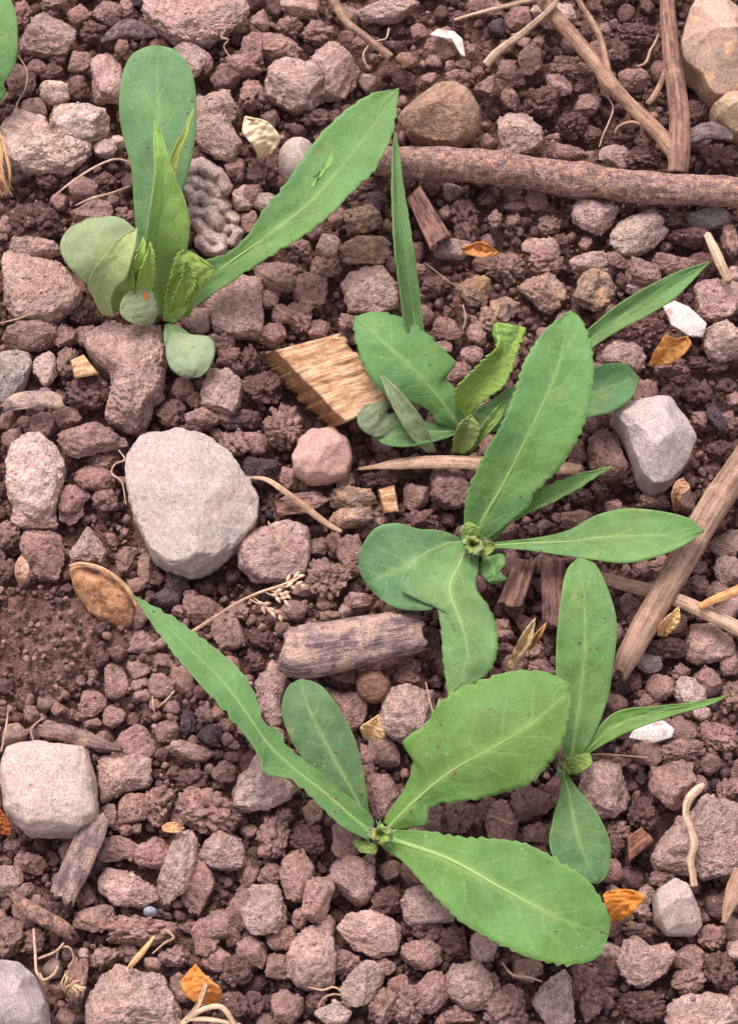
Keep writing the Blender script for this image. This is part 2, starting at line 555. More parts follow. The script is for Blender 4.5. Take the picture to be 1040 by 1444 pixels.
TILE['02'] = """l 265 65 220 140;m 120 80 120 110;m 170 260 110 140;m 70 300 90 110;m 290 360 120 120;d 220 430 170 150;l 130 560 200 190;d 345 525 150 130;
m 20 360 90 100;m 80 410 80 120;m 330 280 170 110;d 540 215 110 130;m 480 120 60 70;d 620 150 200 120;d 390 370 90 60;m 410 440 120 90;d 560 560 120 90;
d 430 560 90 90;m 260 585 80 60;m 320 640 180 100;l 525 660 150 110 20;d 640 670 180 110;m 400 670 110 70;d 960 660 180 110;m 600 340 140 100;
d 860 480 110 130;l 440 905 205 170;p 620 985 260 170 -30;m 195 840 100 100;m 250 945 105 95;l 215 1040 170 100;g 915 915 190 90;m 110 870 120 50;
m 400 1020 60 70;d 300 1010 80 60;d 830 990 180 90;m 1010 1010 90 160;d 750 920 160 70;m 100 930 70 80;m 20 920 60 90"""
TILE['10'] = """m 130 340 240 120 -5;m 275 340 110 110;d 340 230 130 130;p 190 480 100 160;m 290 450 110 140;d 370 580 200 160;
m 280 680 130 80;m 180 710 110 110;m 30 690 60 80;m 390 780 290 160;m 400 940 170 110;m 440 1030 110 90;m 310 1030 130 140;m 430 870 150 70;
m 50 770 90 90;m 100 700 70 50;l 820 270 140 130;m 930 370 120 90;m 960 430 110 90;m 765 560 100 100;m 815 605 70 70;l 930 575 170 200;d 710 670 140 130;
a 850 680 140 120 30;d 790 740 110 80;m 950 680 100 80;v 980 700 120 70;m 990 790 150 110"""
TILE['11'] = """m 130 90 200 140;m 340 50 140 120;m 275 150 145 150;m 105 180 80 90;m 230 265 130 150;m 110 340 130 100;m 310 310 100 90;
m 430 280 80 90;m 160 250 100 90;d 30 430 90 120;d 70 560 190 150;m 160 720 170 200;m 40 790 110 110;d 20 690 110 90;v 70 910 150 140;m 190 930 100 100;
m 420 950 80 80;m 240 1040 230 90;y 450 1030 200 120;d 540 940 120 70;a 720 1010 110 130;m 860 970 170 190;d 600 930 140 90;m 850 310 130 110;
m 890 490 110 100;m 830 390 80 60;y 960 150 150 150;m 970 330 90 110;m 1020 270 90 120;m 950 420 100 90;d 800 130 150 100;m 730 60 60 60;m 1000 30 100 80;l 500 15 180 60"""
TILE['12'] = """m 70 60 180 150;m 240 30 170 120;l 420 30 180 90;m 540 20 110 90;m 640 70 150 140;m 770 50 180 120;y 60 230 130 120;
p 620 140 120 60;l 960 190 220 190;l 990 360 200 190;d 640 320 210 150;l 560 430 190 130;m 760 465 150 100;d 560 110 70 80;d 870 570 140 110;d 760 580 110 90;
m 650 570 110 110;m 430 700 150 120;a 350 810 130 110;m 490 840 160 220;m 310 910 180 100;d 880 450 110 60;d 950 460 90 70;d 800 520 90 60;m 880 690 70 80;
v 950 680 80 150 -30;d 960 820 120 100;d 990 560 100 90;m 1020 600 60 70;m 1000 700 90 100;m 690 1030 150 70;d 380 1000 110 90;d 460 980 80 90;m 520 1050 70 60;d 580 920 100 120"""
TILE['20'] = """l 150 30 200 110;m 300 20 110 90;m 180 180 180 230;m 40 100 110 120;m 530 215 90 120;m 610 240 70 130;m 570 315 80 70;v 740 305 110 90;
v 700 365 140 80;d 660 280 70 80;m 850 420 170 120;m 750 420 60 50;m 800 355 60 50;d 30 250 80 100;m 40 380 110 130;m 170 370 190 130;m 70 570 150 200;
m 370 580 170 200;m 490 530 75 80;m 590 545 130 120;m 280 575 65 50;m 490 710 100 160;m 580 670 100 90;m 580 735 60 50;m 680 740 120 110;m 770 710 100 130;
m 390 810 110 110;m 480 870 90 90;m 340 710 40 50;d 310 745 70 50;m 250 770 50 60;m 700 920 100 100;m 960 510 140 150;m 1000 420 90 90;a 560 970 170 140;
m 640 655 50 50;m 860 850 80 100;m 940 900 70 60;m 390 890 70 40;m 340 860 50 40;m 690 630 90 70;m 250 830 70 60;d 620 860 60 60;m 910 850 60 60;m 720 820 70 60;
v 150 945 70 70;v 790 890 70 110;m 800 1010 200 80;m 980 980 50 40;m 120 680 110 90;m 200 600 90 120"""
TILE['21'] = """m 350 285 195 190;m 440 190 130 170;m 370 135 70 90;m 550 40 110 70;y 450 30 190 80;d 740 40 170 90;m 240 330 80 60;
m 680 680 110 120;a 580 1010 130 110;a 505 1020 80 90;m 200 420 130 90;d 60 540 120 80;d 40 630 90 80;m 350 440 90 40;m 480 380 130 70;
d 770 560 100 160;m 980 320 60 100;m 400 690 150 70;m 590 640 100 70;l 680 850 230 230;d 900 440 70 80"""
TILE['22'] = """m 370 40 140 90;d 230 130 80 40;m 90 230 70 140;l 990 140 130 120;l 1000 250 130 120;m 870 310 90 80;m 880 240 60 60;m 950 330 110 90;
m 590 390 90 90;m 640 240 80 60;m 570 250 40 50;m 700 240 90 60;l 920 560 200 170;p 840 760 130 120;m 910 720 120 110;m 715 740 120 120;d 750 580 190 90;
g 670 640 100 80;m 800 680 80 70;m 530 810 90 80;m 660 800 110 60;d 630 765 50 40;p 885 850 70 60;m 760 480 130 80;m 960 940 150 140;d 600 720 70 70;
m 1010 640 90 110;m 180 580 90 90;m 220 660 120 80;m 50 500 90 90;d 70 580 80 60;m 500 1050 150 60;m 1020 780 100 120;m 800 1010 200 100"""
TILE['30'] = """m 560 180 120 130;m 460 210 60 100;m 670 170 130 160;d 800 70 140 110;m 870 190 270 180;l 1020 110 90 160;m 60 330 80 50;m 130 410 130 80;
l 40 480 110 120;m 100 520 80 60;m 490 350 190 110;m 660 370 180 130;l 750 430 130 290 20;l 940 350 190 160;m 830 490 140 250;m 360 550 80 70;m 165 570 65 50;
d 260 610 70 70;m 400 640 170 110;m 600 690 280 120;m 55 720 110 160;m 140 730 90 100;a 930 665 145 110;m 860 720 100 150;m 720 800 110 80;m 530 780 90 80;
m 450 800 100 80;p 350 785 40 40;d 990 850 130 130;m 320 900 90 200;m 1010 590 100 180;m 640 830 70 50;d 970 1000 150 100;m 760 930 90 110;
m 530 270 55 50;m 490 250 40 40;m 575 265 40 40;m 760 220 90 80"""
TILE['31'] = """m 165 210 80 70;m 120 300 130 170;d 260 310 140 120;m 290 190 80 120;a 220 460 135 200;a 310 560 120 190;a 450 480 175 190;
m 105 460 100 110;l 70 605 190 200;l 280 800 190 250;m 430 290 120 90;m 420 350 110 80;d 600 570 150 120;l 770 590 210 170;d 760 690 120 100;
m 740 790 160 120;l 490 920 130 200 25;a 770 950 160 160;l 930 920 220 210;m 180 1010 125 130;p 370 1040 140 90;m 580 1010 110 150;m 690 1000 140 140;
m 150 720 120 100;m 150 840 120 100;m 30 780 120 130;m 300 970 90 80;m 640 920 90 80;m 420 830 130 120;m 230 640 60 90;m 340 690 70 120;m 580 130 150 180;
m 520 30 80 90;m 800 220 110 110;m 900 210 130 140;m 1010 180 80 90;l 1000 760 110 130;d 850 740 150 120;m 900 1040 120 70;d 40 1000 80 100;m 590 840 80 70;m 520 410 60 100"""
TILE['32'] = """m 170 160 190 150;m 50 230 130 160;l 480 110 210 230;m 760 80 180 200;m 1000 100 100 100;m 930 720 120 100;m 830 800 130 100;
m 430 920 180 160;l 890 1040 280 150;m 640 620 80 70;l 490 780 110 80;m 60 1010 170 170;m 20 930 50 120;d 640 1010 180 120;d 960 860 160 150;
m 540 270 100 80;d 520 340 90 80;m 720 470 100 70;m 160 860 120 90;d 470 860 130 130;m 1020 980 60 120;m 420 1020 90 100;m 830 900 130 110;m 200 280 120 90;
m 620 690 130 60;d 640 200 120 140"""
# outlines of the largest ones, in photo pixels: kind, points
BIG = [
 ('l', [(198,20),(205,-8),(300,-12),(352,0),(352,25),(325,45),(297,61),(268,64),(235,55),(215,38)]),
 ('p', [(0,178),(20,158),(66,172),(82,203),(130,200),(133,218),(92,243),(50,244),(0,232)]),
 ('l', [(275,133),(303,141),(330,182),(343,205),(330,229),(303,222),(274,202)]),
 ('l', [(0,370),(12,358),(84,362),(121,417),(112,436),(68,458),(20,455),(6,427)]),
 ('l', [(112,482),(118,462),(145,450),(175,461),(202,455),(229,460),(236,495),(232,562),(215,575),(202,612),(175,609),(145,592),(158,560),(155,528),(134,511)]),
 ('g', [(0,498),(22,494),(42,498),(47,514),(35,545),(18,562),(0,572)]),
 ('p', [(7,663),(17,629),(44,606),(77,622),(94,653),(91,683),(81,717),(70,740),(34,738),(10,703)]),
 ('l', [(288,427),(302,410),(345,384),(372,400),(371,470),(340,478),(300,468)]),
 ('l', [(478,400),(490,380),(513,373),(540,378),(560,400),(564,434),(533,443),(490,441)]),
 ('y', [(725,406),(748,392),(775,385),(800,400),(797,425),(780,444),(762,437),(745,420)]),
 ('y', [(802,425),(815,395),(835,369),(850,378),(866,402),(866,425),(845,440),(820,436)]),
 ('l', [(96,784),(125,740),(138,757),(155,780),(145,792),(101,794)]),
 ('l', [(330,770),(345,748),(365,743),(412,735),(437,750),(439,781),(429,811),(395,821),(358,821),(335,800)]),
 ('l', [(358,962),(385,928),(409,949),(402,976),(396,990),(399,1020),(385,1030),(365,1010)]),
 ('a', [(449,971),(463,969),(480,976),(507,976),(520,993),(513,1020),(493,1033),(480,1003)]),
 ('l', [(135,1080),(140,1066),(180,1062),(217,1068),(215,1110),(175,1117),(141,1134)]),
 ('l', [(136,1238),(151,1221),(188,1231),(219,1252),(229,1268),(202,1282),(162,1279),(138,1258)]),
 ('l', [(122,1403),(142,1372),(168,1359),(202,1369),(232,1373),(243,1400),(256,1423),(259,1460),(121,1460)]),
 ('p', [(325,1140),(335,1095),(372,1055),(400,1095),(422,1114),(405,1130),(375,1144)]),
 ('l', [(472,1310),(492,1286),(530,1284),(562,1300),(568,1322),(562,1345),(530,1354),(500,1340)]),
 ('l', [(915,1208),(925,1188),(949,1154),(976,1141),(986,1124),(1006,1120),(1060,1140),(1060,1220),(1020,1238),(990,1241),(960,1231),(922,1225)]),
 ('l', [(865,1359),(878,1322),(895,1319),(919,1332),(939,1329),(954,1349),(939,1373),(905,1396),(882,1386)]),
 ('p', [(747,1413),(761,1390),(794,1366),(808,1380),(809,1417),(808,1450),(774,1450)]),
 ('l', [(620,1380),(640,1358),(672,1354),(694,1375),(698,1400),(682,1424),(655,1425),(632,1405)]),
]

CLODS = []            # (kind, cx, cy, w, h, ang, outline or None)
for key, txt in TILE.items():
    ox, oy = {'0': 0, '1': 345, '2': 690}[key[1]], {'0': 0, '1': 360, '2': 720, '3': 1080}[key[0]]
    for e in txt.replace('\n', '').split(';'):
        f = e.split()
        x, y, w, h = [float(v) * 0.3365 for v in f[1:5]]
        CLODS.append((f[0], x + ox, y + oy, w, h, float(f[5]) if len(f) > 5 else 0.0, None))
for k, pts in BIG:
    P = np.array(pts, float)
    lo, hi = P.min(0), P.max(0)
    c = (lo + hi) / 2
    CLODS.append((k, c[0], c[1], hi[0] - lo[0], hi[1] - lo[1], 0.0, pts))

# places kept for the stones and other pieces (ellipses cx, cy, w, h)
KEEP = [(270, 710, 190, 196), (68, 1115, 146, 130), (453, 643, 90, 76), (922, 625, 120, 128), (622, 163, 120, 86),
        (1010, 65, 110, 140), (1026, 160, 60, 60), (25, 1405, 100, 110), (950, 1280, 70, 80), (298, 290, 70, 140),
        (455, 540, 160, 120), (497, 910, 200, 80), (145, 840, 100, 70), (526, 968, 52, 46), (418, 226, 60, 64)]
CLODS.sort(key=lambda c: -c[3] * c[4])
sizes = []
kept = []
for c in CLODS:
    bad = False
    if c[6] is None:
        if c[1] < 125 and 830 < c[2] < 985 and ((c[1] - 60) / 75) ** 2 + ((c[2] - 905) / 78) ** 2 < 1:
            bad = True                     # soft patch of fine soil
        for (kx, ky, kw, kh) in KEEP:
            if ((c[1] - kx) / (kw / 2)) ** 2 + ((c[2] - ky) / (kh / 2)) ** 2 < 0.75:
                bad = True
        for d in kept:                      # drop a small trace that lies inside a bigger one
            if ((c[1] - d[1]) / (d[3] / 2)) ** 2 + ((c[2] - d[2]) / (d[4] / 2)) ** 2 < 0.28:
                bad = True
    if not bad:
        kept.append(c)
CLODS = kept
stuff_V, stuff_F, stuff_T = [], [], []
stuff_n = 0


def add_stuff(V, F, tint):
    global stuff_n
    stuff_V.append(V)
    stuff_F.append(F + stuff_n)
    stuff_T.append(np.repeat(np.array([tint]), len(V), 0))
    stuff_n += len(V)


def jitter(rgb, rng, a=0.11):
    k = 1 + rng.uniform(-a, a) * 1.2
    c = np.array(lin(*rgb)) * k
    return c * (1 + rng.uniform(-0.025, 0.025, 3))


STYLE = {'m': dict(facets=11, big=.10, mid=.085, nod=.025, fine=.045, cut=(.60, .93), p=2.7), 'l': dict(facets=10, big=.08, mid=.07, nod=.02, fine=.045, cut=(.64, .94), p=2.7),
         'd': dict(facets=8, big=.13, mid=.12, nod=.07, fine=.07, cut=(.62, .94)), 'a': dict(facets=13, big=.08, mid=.045, nod=.0, fine=.025, cut=(.58, .88), p=2.8),
         'p': dict(facets=9, big=.09, mid=.07, nod=.02, fine=.03, p=2.6), 'v': dict(facets=9, big=.12, mid=.1, nod=.05, fine=.05),
         'y': dict(facets=11, big=.12, mid=.10, nod=.03, fine=.05, cut=(.64, .93)), 'g': dict(facets=9, big=.06, mid=.03, nod=0, fine=.012, cut=(.68, .92))}
clod_objs = []
for i, (k, cx, cy, w, h, ang, pts) in enumerate(CLODS):
    rng = np.random.RandomState(1000 + i)
    size = math.sqrt(w * h)
    rz = 0.40 * size * MPP * rng.uniform(0.8, 1.1)
    if pts is not None:
        rz *= 0.85
    zc = GROUND_Z + rz * rng.uniform(0.45, 0.75)
    if size < 25:
        zc += rng.uniform(0, 0.002)
    c3 = at(cx, cy, zc)
    lev = 5 if size > 105 else (4 if size > 46 else 3)
    st = dict(STYLE[k])
    st['nk'] = int(np.clip(size * 1.6, 40, 170))
    st['ff'] = float(np.clip(size / 7.0, 6, 16))
    st['fine'] *= rng.uniform(.7, 1.5)
    if k == 'd' or (k == 'm' and rng.rand() < .35):         # aggregate of small grains
        st.update(nod=.15, nk=int(np.clip(size * 3, 60, 260)), fine=.07, facets=6, mid=.14)
    if pts is not None:
        out = at([p[0] for p in pts], [p[1] for p in pts], zc)[:, :2] - c3[:2]
        V, F = lump(lev, 1, 1, rz, 5000 + i, outline=out, **{**st, 'big': st['big'] * .6})
    else:
        V, F = lump(lev, w / 2 * MPP * 1.05, h / 2 * MPP * 1.07, rz, 5000 + i, -math.radians(ang) + rng.uniform(-.15, .15), **st)
    tint = jitter(TONE[k], rng)
    if i < 300:
        o = put('soil_clod', mesh('soil_clod', V, F), M_CRUST if k == 'y' else M_CLOD, c3, color=tint, cat='soil clod',
                group='clods of soil covering the ground')
        clod_objs.append((o, k, cx, cy, w, h))
    else:
        add_stuff(V + c3, F, tint)

# ------------------------------------------------------------------ loose crumbs filling the gaps
TEMPL = {lev: [lump(lev, 1, 1, 1, 300 + lev * 50 + j, facets=8, cut=(.58, .9), big=.16, mid=.12, nod=.05 if lev > 1 else 0.03, nk=26, fine=.04)
               for j in range(10)] for lev in (1, 2, 3)}
rng = np.random.RandomState(42)
CE = np.array([[c[1], c[2], c[3] / 2, c[4] / 2] for c in CLODS] + [[k[0], k[1], k[2] / 2, k[3] / 2] for k in KEEP])
placed = {}


def try_place(x, y, r, slack):
    q = ((CE[:, 0] - x) / (CE[:, 2] + r * slack)) ** 2 + ((CE[:, 1] - y) / (CE[:, 3] + r * slack)) ** 2
    if (q < 0.92).any():
        return False
    gx_, gy_ = int(x // 40), int(y // 40)
    for a in (-1, 0, 1):
        for b in (-1, 0, 1):
            for (X, Y, R) in placed.get((gx_ + a, gy_ + b), ()):
                if (X - x) ** 2 + (Y - y) ** 2 < ((0.80 if r > 7 else 0.66) * (R + r)) ** 2:
                    return False
    placed.setdefault((gx_, gy_), []).append((x, y, r))
    return True


def crumb(x, y, r, lev):
    V, F = TEMPL[lev][rng.randint(10)]
    a = rng.uniform(0, 2 * math.pi)
    ca, sa = math.cos(a), math.sin(a)
    V = V[:, rng.permutation(3)] * rng.uniform(.75, 1.2, 3) * r * MPP
    V = np.stack([V[:, 0] * ca - V[:, 1] * sa, V[:, 0] * sa + V[:, 1] * ca, V[:, 2]], 1)
    c = at(x, y, GROUND_Z)
    z = ground_h(c[0], c[1]) + r * MPP * rng.uniform(0.3, 0.8) + rng.uniform(0.0, 0.003)
    c = at(x, y, z)
    tone = TONE[rng.choice(['m', 'm', 'm', 'd', 'd', 'l', 'a', 'v'], p=[.2, .2, .15, .14, .1, .1, .08, .03])]
    if r < 13:
        tone = TONE[rng.choice(['d', 'm', 'v'], p=[.62, .32, .06])]
    add_stuff(V + c, F if np.linalg.det(np.eye(3)) > 0 else F, jitter(tone, rng, .15))


X0, X1, Y0, Y1 = -260, 1300, -300, 1640
for (r0, r1, n, slack, lev) in ((24, 42, 700, .8, 3), (13, 22, 4500, .6, 2), (8, 13, 12000, .45, 2), (4.5, 8, 20000, .2, 1), (2.4, 4.5, 26000, -.3, 1)):
    for t in range(n):
        x, y, r = rng.uniform(X0, X1), rng.uniform(Y0, Y1), rng.uniform(r0, r1)
        inside = -10 < x < 1050 and -10 < y < 1454
        if r0 > 20 and inside:
            continue
        if r > 5.5 and ((x - 60) / 80) ** 2 + ((y - 905) / 82) ** 2 < 1:
            continue
        if r < 13 and not (-70 < x < 1110 and -70 < y < 1514):
            continue
        if r0 < 5 and not inside:
            continue
        if try_place(x, y, r, slack):
            crumb(x, y, r, lev)
for (o, k, cx, cy, w, h) in clod_objs:
    me = o.data
    co_ = np.zeros(len(me.vertices) * 3, np.float32)
    me.vertices.foreach_get('co', co_)
    co_ = co_.reshape(-1, 3)
    up_ = np.nonzero(co_[:, 2] > -0.1 * co_[:, 2].max())[0]
    n = int(min(26, w * h / 260.0) * rng.uniform(.4, 1.3) * (1.6 if k == 'd' else 1.0))
    for vi in rng.choice(up_, min(n, len(up_)), replace=False):
        V, F = TEMPL[1][rng.randint(10)]
        r = rng.uniform(1.3, 3.4) * MPP
        c_ = np.array(o.color[:3]) * rng.uniform(.75, 1.2)
        add_stuff(V * rng.uniform(.7, 1.2, 3) * r + co_[vi] * .985 + np.array(o.location), F, c_)
sV, sF, sT = np.concatenate(stuff_V), np.concatenate(stuff_F), np.concatenate(stuff_T)
put('soil_crumbs', mesh('soil_crumbs', sV, sF, tint=sT), M_CRUMB, kind='stuff',
    label='loose small crumbs of reddish brown soil between the clods', cat='soil')
print('clods', len(CLODS), 'stuff tris', len(sF))

# ------------------------------------------------------------------ stones
def stone(name, pts, rz_mm, tint, label, mat=None, seed=1, level=5, zc=None, cat='stone', parent=None, **kw):
    P = np.array(pts, float)
    c = (P.max(0) + P.min(0)) / 2
    rz = rz_mm / 1000.0
    z = GROUND_Z + rz * 0.7 if zc is None else zc / 1000.0
    c3 = at(c[0], c[1], z)
    out = at(P[:, 0], P[:, 1], z)[:, :2] - c3[:2]
    st = dict(facets=7, big=.03, mid=.02, nod=0, fine=.008, cut=(.70, .92), p=2.7)
    st.update(kw)
    V, F = lump(level, 1, 1, rz, seed, outline=out, **st)
    return put(name, mesh(name, V, F), mat or M_STONE, c3, color=lin(*tint), label=label, cat=cat)


def ell(cx, cy, w, h, ang=0, n=14):
    a = np.linspace(0, 2 * math.pi, n, endpoint=False)
    x, y = np.cos(a) * w / 2, np.sin(a) * h / 2
    t = math.radians(ang)
    return [(cx + p * math.cos(t) - q * math.sin(t), cy + p * math.sin(t) + q * math.cos(t)) for p, q in zip(x, y)]


stone('stone', [(178,640),(200,616),(250,611),(290,619),(325,645),(352,680),(366,703),(362,735),(340,763),(310,797),(270,812),(240,806),(213,786),(197,755),(184,720),(176,680)],
      13.5, (176, 158, 153), 'big pale pinkish grey stone with a flat top, largest stone on the left', seed=11, facets=6, cut=(.74, .92), mid=.04, fine=.02, p=4.0)
stone('stone', [(0,1095),(10,1058),(50,1050),(125,1057),(135,1090),(142,1160),(115,1178),(40,1178),(8,1150)],
      13, (186, 162, 154), 'smooth pale pink squarish stone at the left edge', seed=12, p=4.2, facets=0, big=.02, mid=.04, fine=.012)
stone('pebble', [(411,645),(420,622),(440,608),(470,606),(492,622),(498,648),(488,670),(462,682),(435,682),(415,668)],
      10, (190, 150, 142), 'round dull pink pebble below the blond wood chip', seed=13, level=4, p=2.2, facets=4, mid=.035, big=.06, cut=(.82, .95))
stone('stone', [(860,583),(880,572),(943,563),(968,592),(981,620),(968,655),(943,684),(918,692),(900,675),(878,615)],
      15, (184, 166, 164), 'grey angular stone with a flat tilted top beside the round green leaf', seed=14, facets=9)
stone('stone', [(559,168),(588,138),(614,123),(645,121),(665,135),(679,162),(672,189),(645,207),(614,199),(574,192)],
      12, (162, 128, 112), 'domed brown stone just above the long horizontal stick', seed=15, p=2.3, facets=3, mat=soil_material('domed_stone', stone=False, grain=.8, crust=lin(172, 140, 118)))
stone('rock', [(958,66),(968,22),(983,-4),(1020,5),(1060,25),(1060,125),(1020,138),(1003,136),(983,106),(961,86)],
      20, (186, 154, 140), 'large rock with tan patches in the upper right corner', mat=M_QUARTZ, seed=16, facets=12, cut=(.6,.9))
stone('stone', [(999,158),(1015,142),(1050,135),(1065,160),(1050,195),(1025,190),(1005,175)],
      12, (182, 152, 128), 'smooth tan stone below the tan-patched rock at the right edge', seed=17, p=2.2, facets=2)
stone('stone', [(-20,1352),(28,1357),(52,1378),(68,1418),(72,1465),(-20,1465)],
      14, (166, 150, 150), 'smooth grey stone in the lower left corner', seed=18, facets=3)
stone('stone', [(919,1268),(925,1255),(949,1240),(969,1248),(983,1282),(989,1305),(979,1319),(939,1319),(922,1298)],
      9, (172, 150, 144), 'small grey wedge-shaped stone right of the orange leaf scrap', seed=19, facets=6)
stone('pebble', ell(420, 228, 56, 62), 9, (178, 158, 150), 'smooth greyish round pebble half under the long serrated leaf', seed=20, level=4, p=2.1, facets=1)
stone('pebble', ell(212 * 1.0 + 0, 1286, 20, 15), 3, (150, 150, 165), 'tiny bluish pebble among crumbs at lower left', seed=21, p=2.1, facets=0, level=3, zc=0)
stone('pebble', ell(526, 968, 52, 46, 20), 7, (138, 102, 88), 'small ribbed brown nut-like pebble below the short bark-covered log', seed=22, p=2.1, facets=1, level=4, mid=.06, fine=.03)
# worm cast: lobed pale lump
WP = [(272,240,284,232,8),(290,238,304,246,8),(308,250,315,266,8),(276,254,290,262,8),(296,258,306,274,9),(270,268,276,284,7),(284,276,296,288,9),(304,284,312,292,8),
      (278,298,290,302,8),(298,300,306,314,9),(318,302,330,310,7),(280,314,290,326,8),(312,324,328,322,8),(334,328,328,342,7),(296,332,310,340,9),(284,340,296,352,8),(312,350,304,354,6)]
nxw, nyw = 76, 120
wx, wy = np.meshgrid(np.linspace(258, 350, nxw), np.linspace(216, 366, nyw))
acc = np.full(wx.shape, -.006)
wr = np.random.RandomState(5)
for (xa, ya, xb, yb, r) in WP:
    r = r * wr.uniform(1.0, 1.35)
    top = .0045 + .006 * math.exp(-(((xa + xb) / 2 - 300) / 26) ** 2) + wr.uniform(-.002, .002)
    tt = np.clip(((wx - xa) * (xb - xa) + (wy - ya) * (yb - ya)) / ((xb - xa) ** 2 + (yb - ya) ** 2), 0, 1)
    wob = 1 + .35 * perlin(np.stack([wx.ravel() * .09, wy.ravel() * .09, np.full(wx.size, xa)], 1)).reshape(wx.shape)
    dd = ((wx - xa - tt * (xb - xa)) ** 2 + (wy - ya - tt * (yb - ya)) ** 2) / (r * r) * wob
    acc = np.maximum(acc, np.where(dd < 2.2, top - .0042 * dd ** 1.2, -.006))
for _ in range(1):
    acc[1:-1, 1:-1] = (acc[1:-1, 1:-1] * 2 + acc[:-2, 1:-1] + acc[2:, 1:-1] + acc[1:-1, :-2] + acc[1:-1, 2:]) / 6
acc = np.maximum(acc, -.008)
WVt = at(wx.ravel(), wy.ravel(), GROUND_Z + acc.ravel())
WVt[:, 2] += .0004 * fbm(WVt * 500, 2)
wi = np.arange(nxw * nyw).reshape(nyw, nxw)
put_centred('worm_cast', WVt, np.stack([wi[:-1, :-1].ravel(), wi[1:, :-1].ravel(), wi[1:, 1:].ravel(), wi[:-1, 1:].ravel()], 1), M_CLOD, color=lin(202, 174, 168),
            label='lumpy pale worm cast between the two upper left leaves', cat='worm cast')
# shells: thin curved plates
def plate(name, pts, z_mm, tint, label, thick=0.5, bow=0.8, seed=3, mat=None, cat='shell', tilt=(0, 0)):
    """thin bowed plate traced round its edge"""
    P = np.array(pts, float)
    n = 48
    Q = np.concatenate([P, P[:1]])
    d = np.concatenate([[0], np.cumsum(np.linalg.norm(np.diff(Q, axis=0), axis=1))])
    t = np.linspace(0, d[-1], n, endpoint=False)
    E = np.stack([np.interp(t, d, Q[:, 0]), np.interp(t, d, Q[:, 1])], 1)
    c = E.mean(0)
    V, uv = [], []
    rings = 9
    for r in range(1, rings + 1):
        f = r / rings
        pp = c + (E - c) * f
        w = at(pp[:, 0], pp[:, 1], z_mm / 1000.0)
        nz = perlin(np.stack([w[:, 0] * 220 + seed, w[:, 1] * 220, np.zeros(n)], 1))
        w[:, 2] += bow / 1000.0 * (1 - f * f) + nz * 0.0006 + (w[:, 0] - w[:, 0].mean()) * tilt[0] + (w[:, 1] - w[:, 1].mean()) * tilt[1]
        V.append(w)
    top = np.concatenate(V)
    cen = V[0].mean(0)[None]
    top = np.concatenate([top, cen])
    bot = top - np.array([0, 0, thick / 1000.0])
    N = len(top)
    F = []
    for r in range(rings - 1):
        for j in range(n):
            a, b = r * n + j, r * n + (j + 1) % n
            c1, d1 = a + n, b + n
            F += [(a, c1, d1), (a, d1, b), (N + a, N + d1, N + c1), (N + a, N + b, N + d1)]
    e = (rings - 1) * n
    for j in range(n):
        k = (j + 1) % n
        F += [(N - 1, j, k), (2 * N - 1, N + k, N + j), (e + j, N + e + j, N + e + k), (e + j, N + e + k, e + k)]
    return put_centred(name, np.concatenate([top, bot]), F, mat or M_SHELL, color=lin(*tint), label=label, cat=cat)


plate('shell_fragment', [(886,1040),(893,1028),(915,1019),(935,1016),(951,1028),(946,1040),(920,1048)], 3, (208, 198, 194), 'white speckled shell fragment under the narrow right-hand leaf', seed=4)
plate('shell_fragment', [(934,432),(950,424),(970,432),(996,456),(990,475),(972,474),(946,458)], 5, (204, 192, 188), 'white pitted shell fragment above the orange leaf scrap', seed=5)
plate('shell_fragment', [(606,48),(618,40),(640,44),(652,56),(656,80),(650,78),(644,60),(630,49),(612,52)], 6, (208, 194, 186), 'thin white curved shell rim on a clod near the top edge', seed=6, bow=.6)
plate('shell_fragment', [(856,1012),(866,1008),(872,1016),(862,1021)], 2, (232, 228, 226), 'tiny white shell chip left of the narrow right-hand leaf', seed=7, bow=.8)


# ------------------------------------------------------------------ tubes: sticks, twigs, straws, roots
def spline(P, n):
    P = np.asarray(P, float)
    if len(P) == 2:
        return P[0] + (P[1] - P[0]) * np.linspace(0, 1, n)[:, None]
    d = np.concatenate([[0], np.cumsum(np.maximum(1e-6, np.linalg.norm(np.diff(P[:, :2], axis=0), axis=1)))])
    Q = np.concatenate([2 * P[:1] - P[1:2], P, 2 * P[-1:] - P[-2:-1]])
    out = []
    for t in np.linspace(0, d[-1], n):
        i = min(max(int(np.searchsorted(d, t, 'right')) - 1, 0), len(P) - 2)
        u = (t - d[i]) / (d[i + 1] - d[i])
        p0, p1, p2, p3 = Q[i], Q[i + 1], Q[i + 2], Q[i + 3]
        out.append(0.5 * (2 * p1 + (p2 - p0) * u + (2 * p0 - 5 * p1 + 4 * p2 - p3) * u * u + (3 * p1 - p0 - 3 * p2 + p3) * u ** 3))
    return np.array(out)


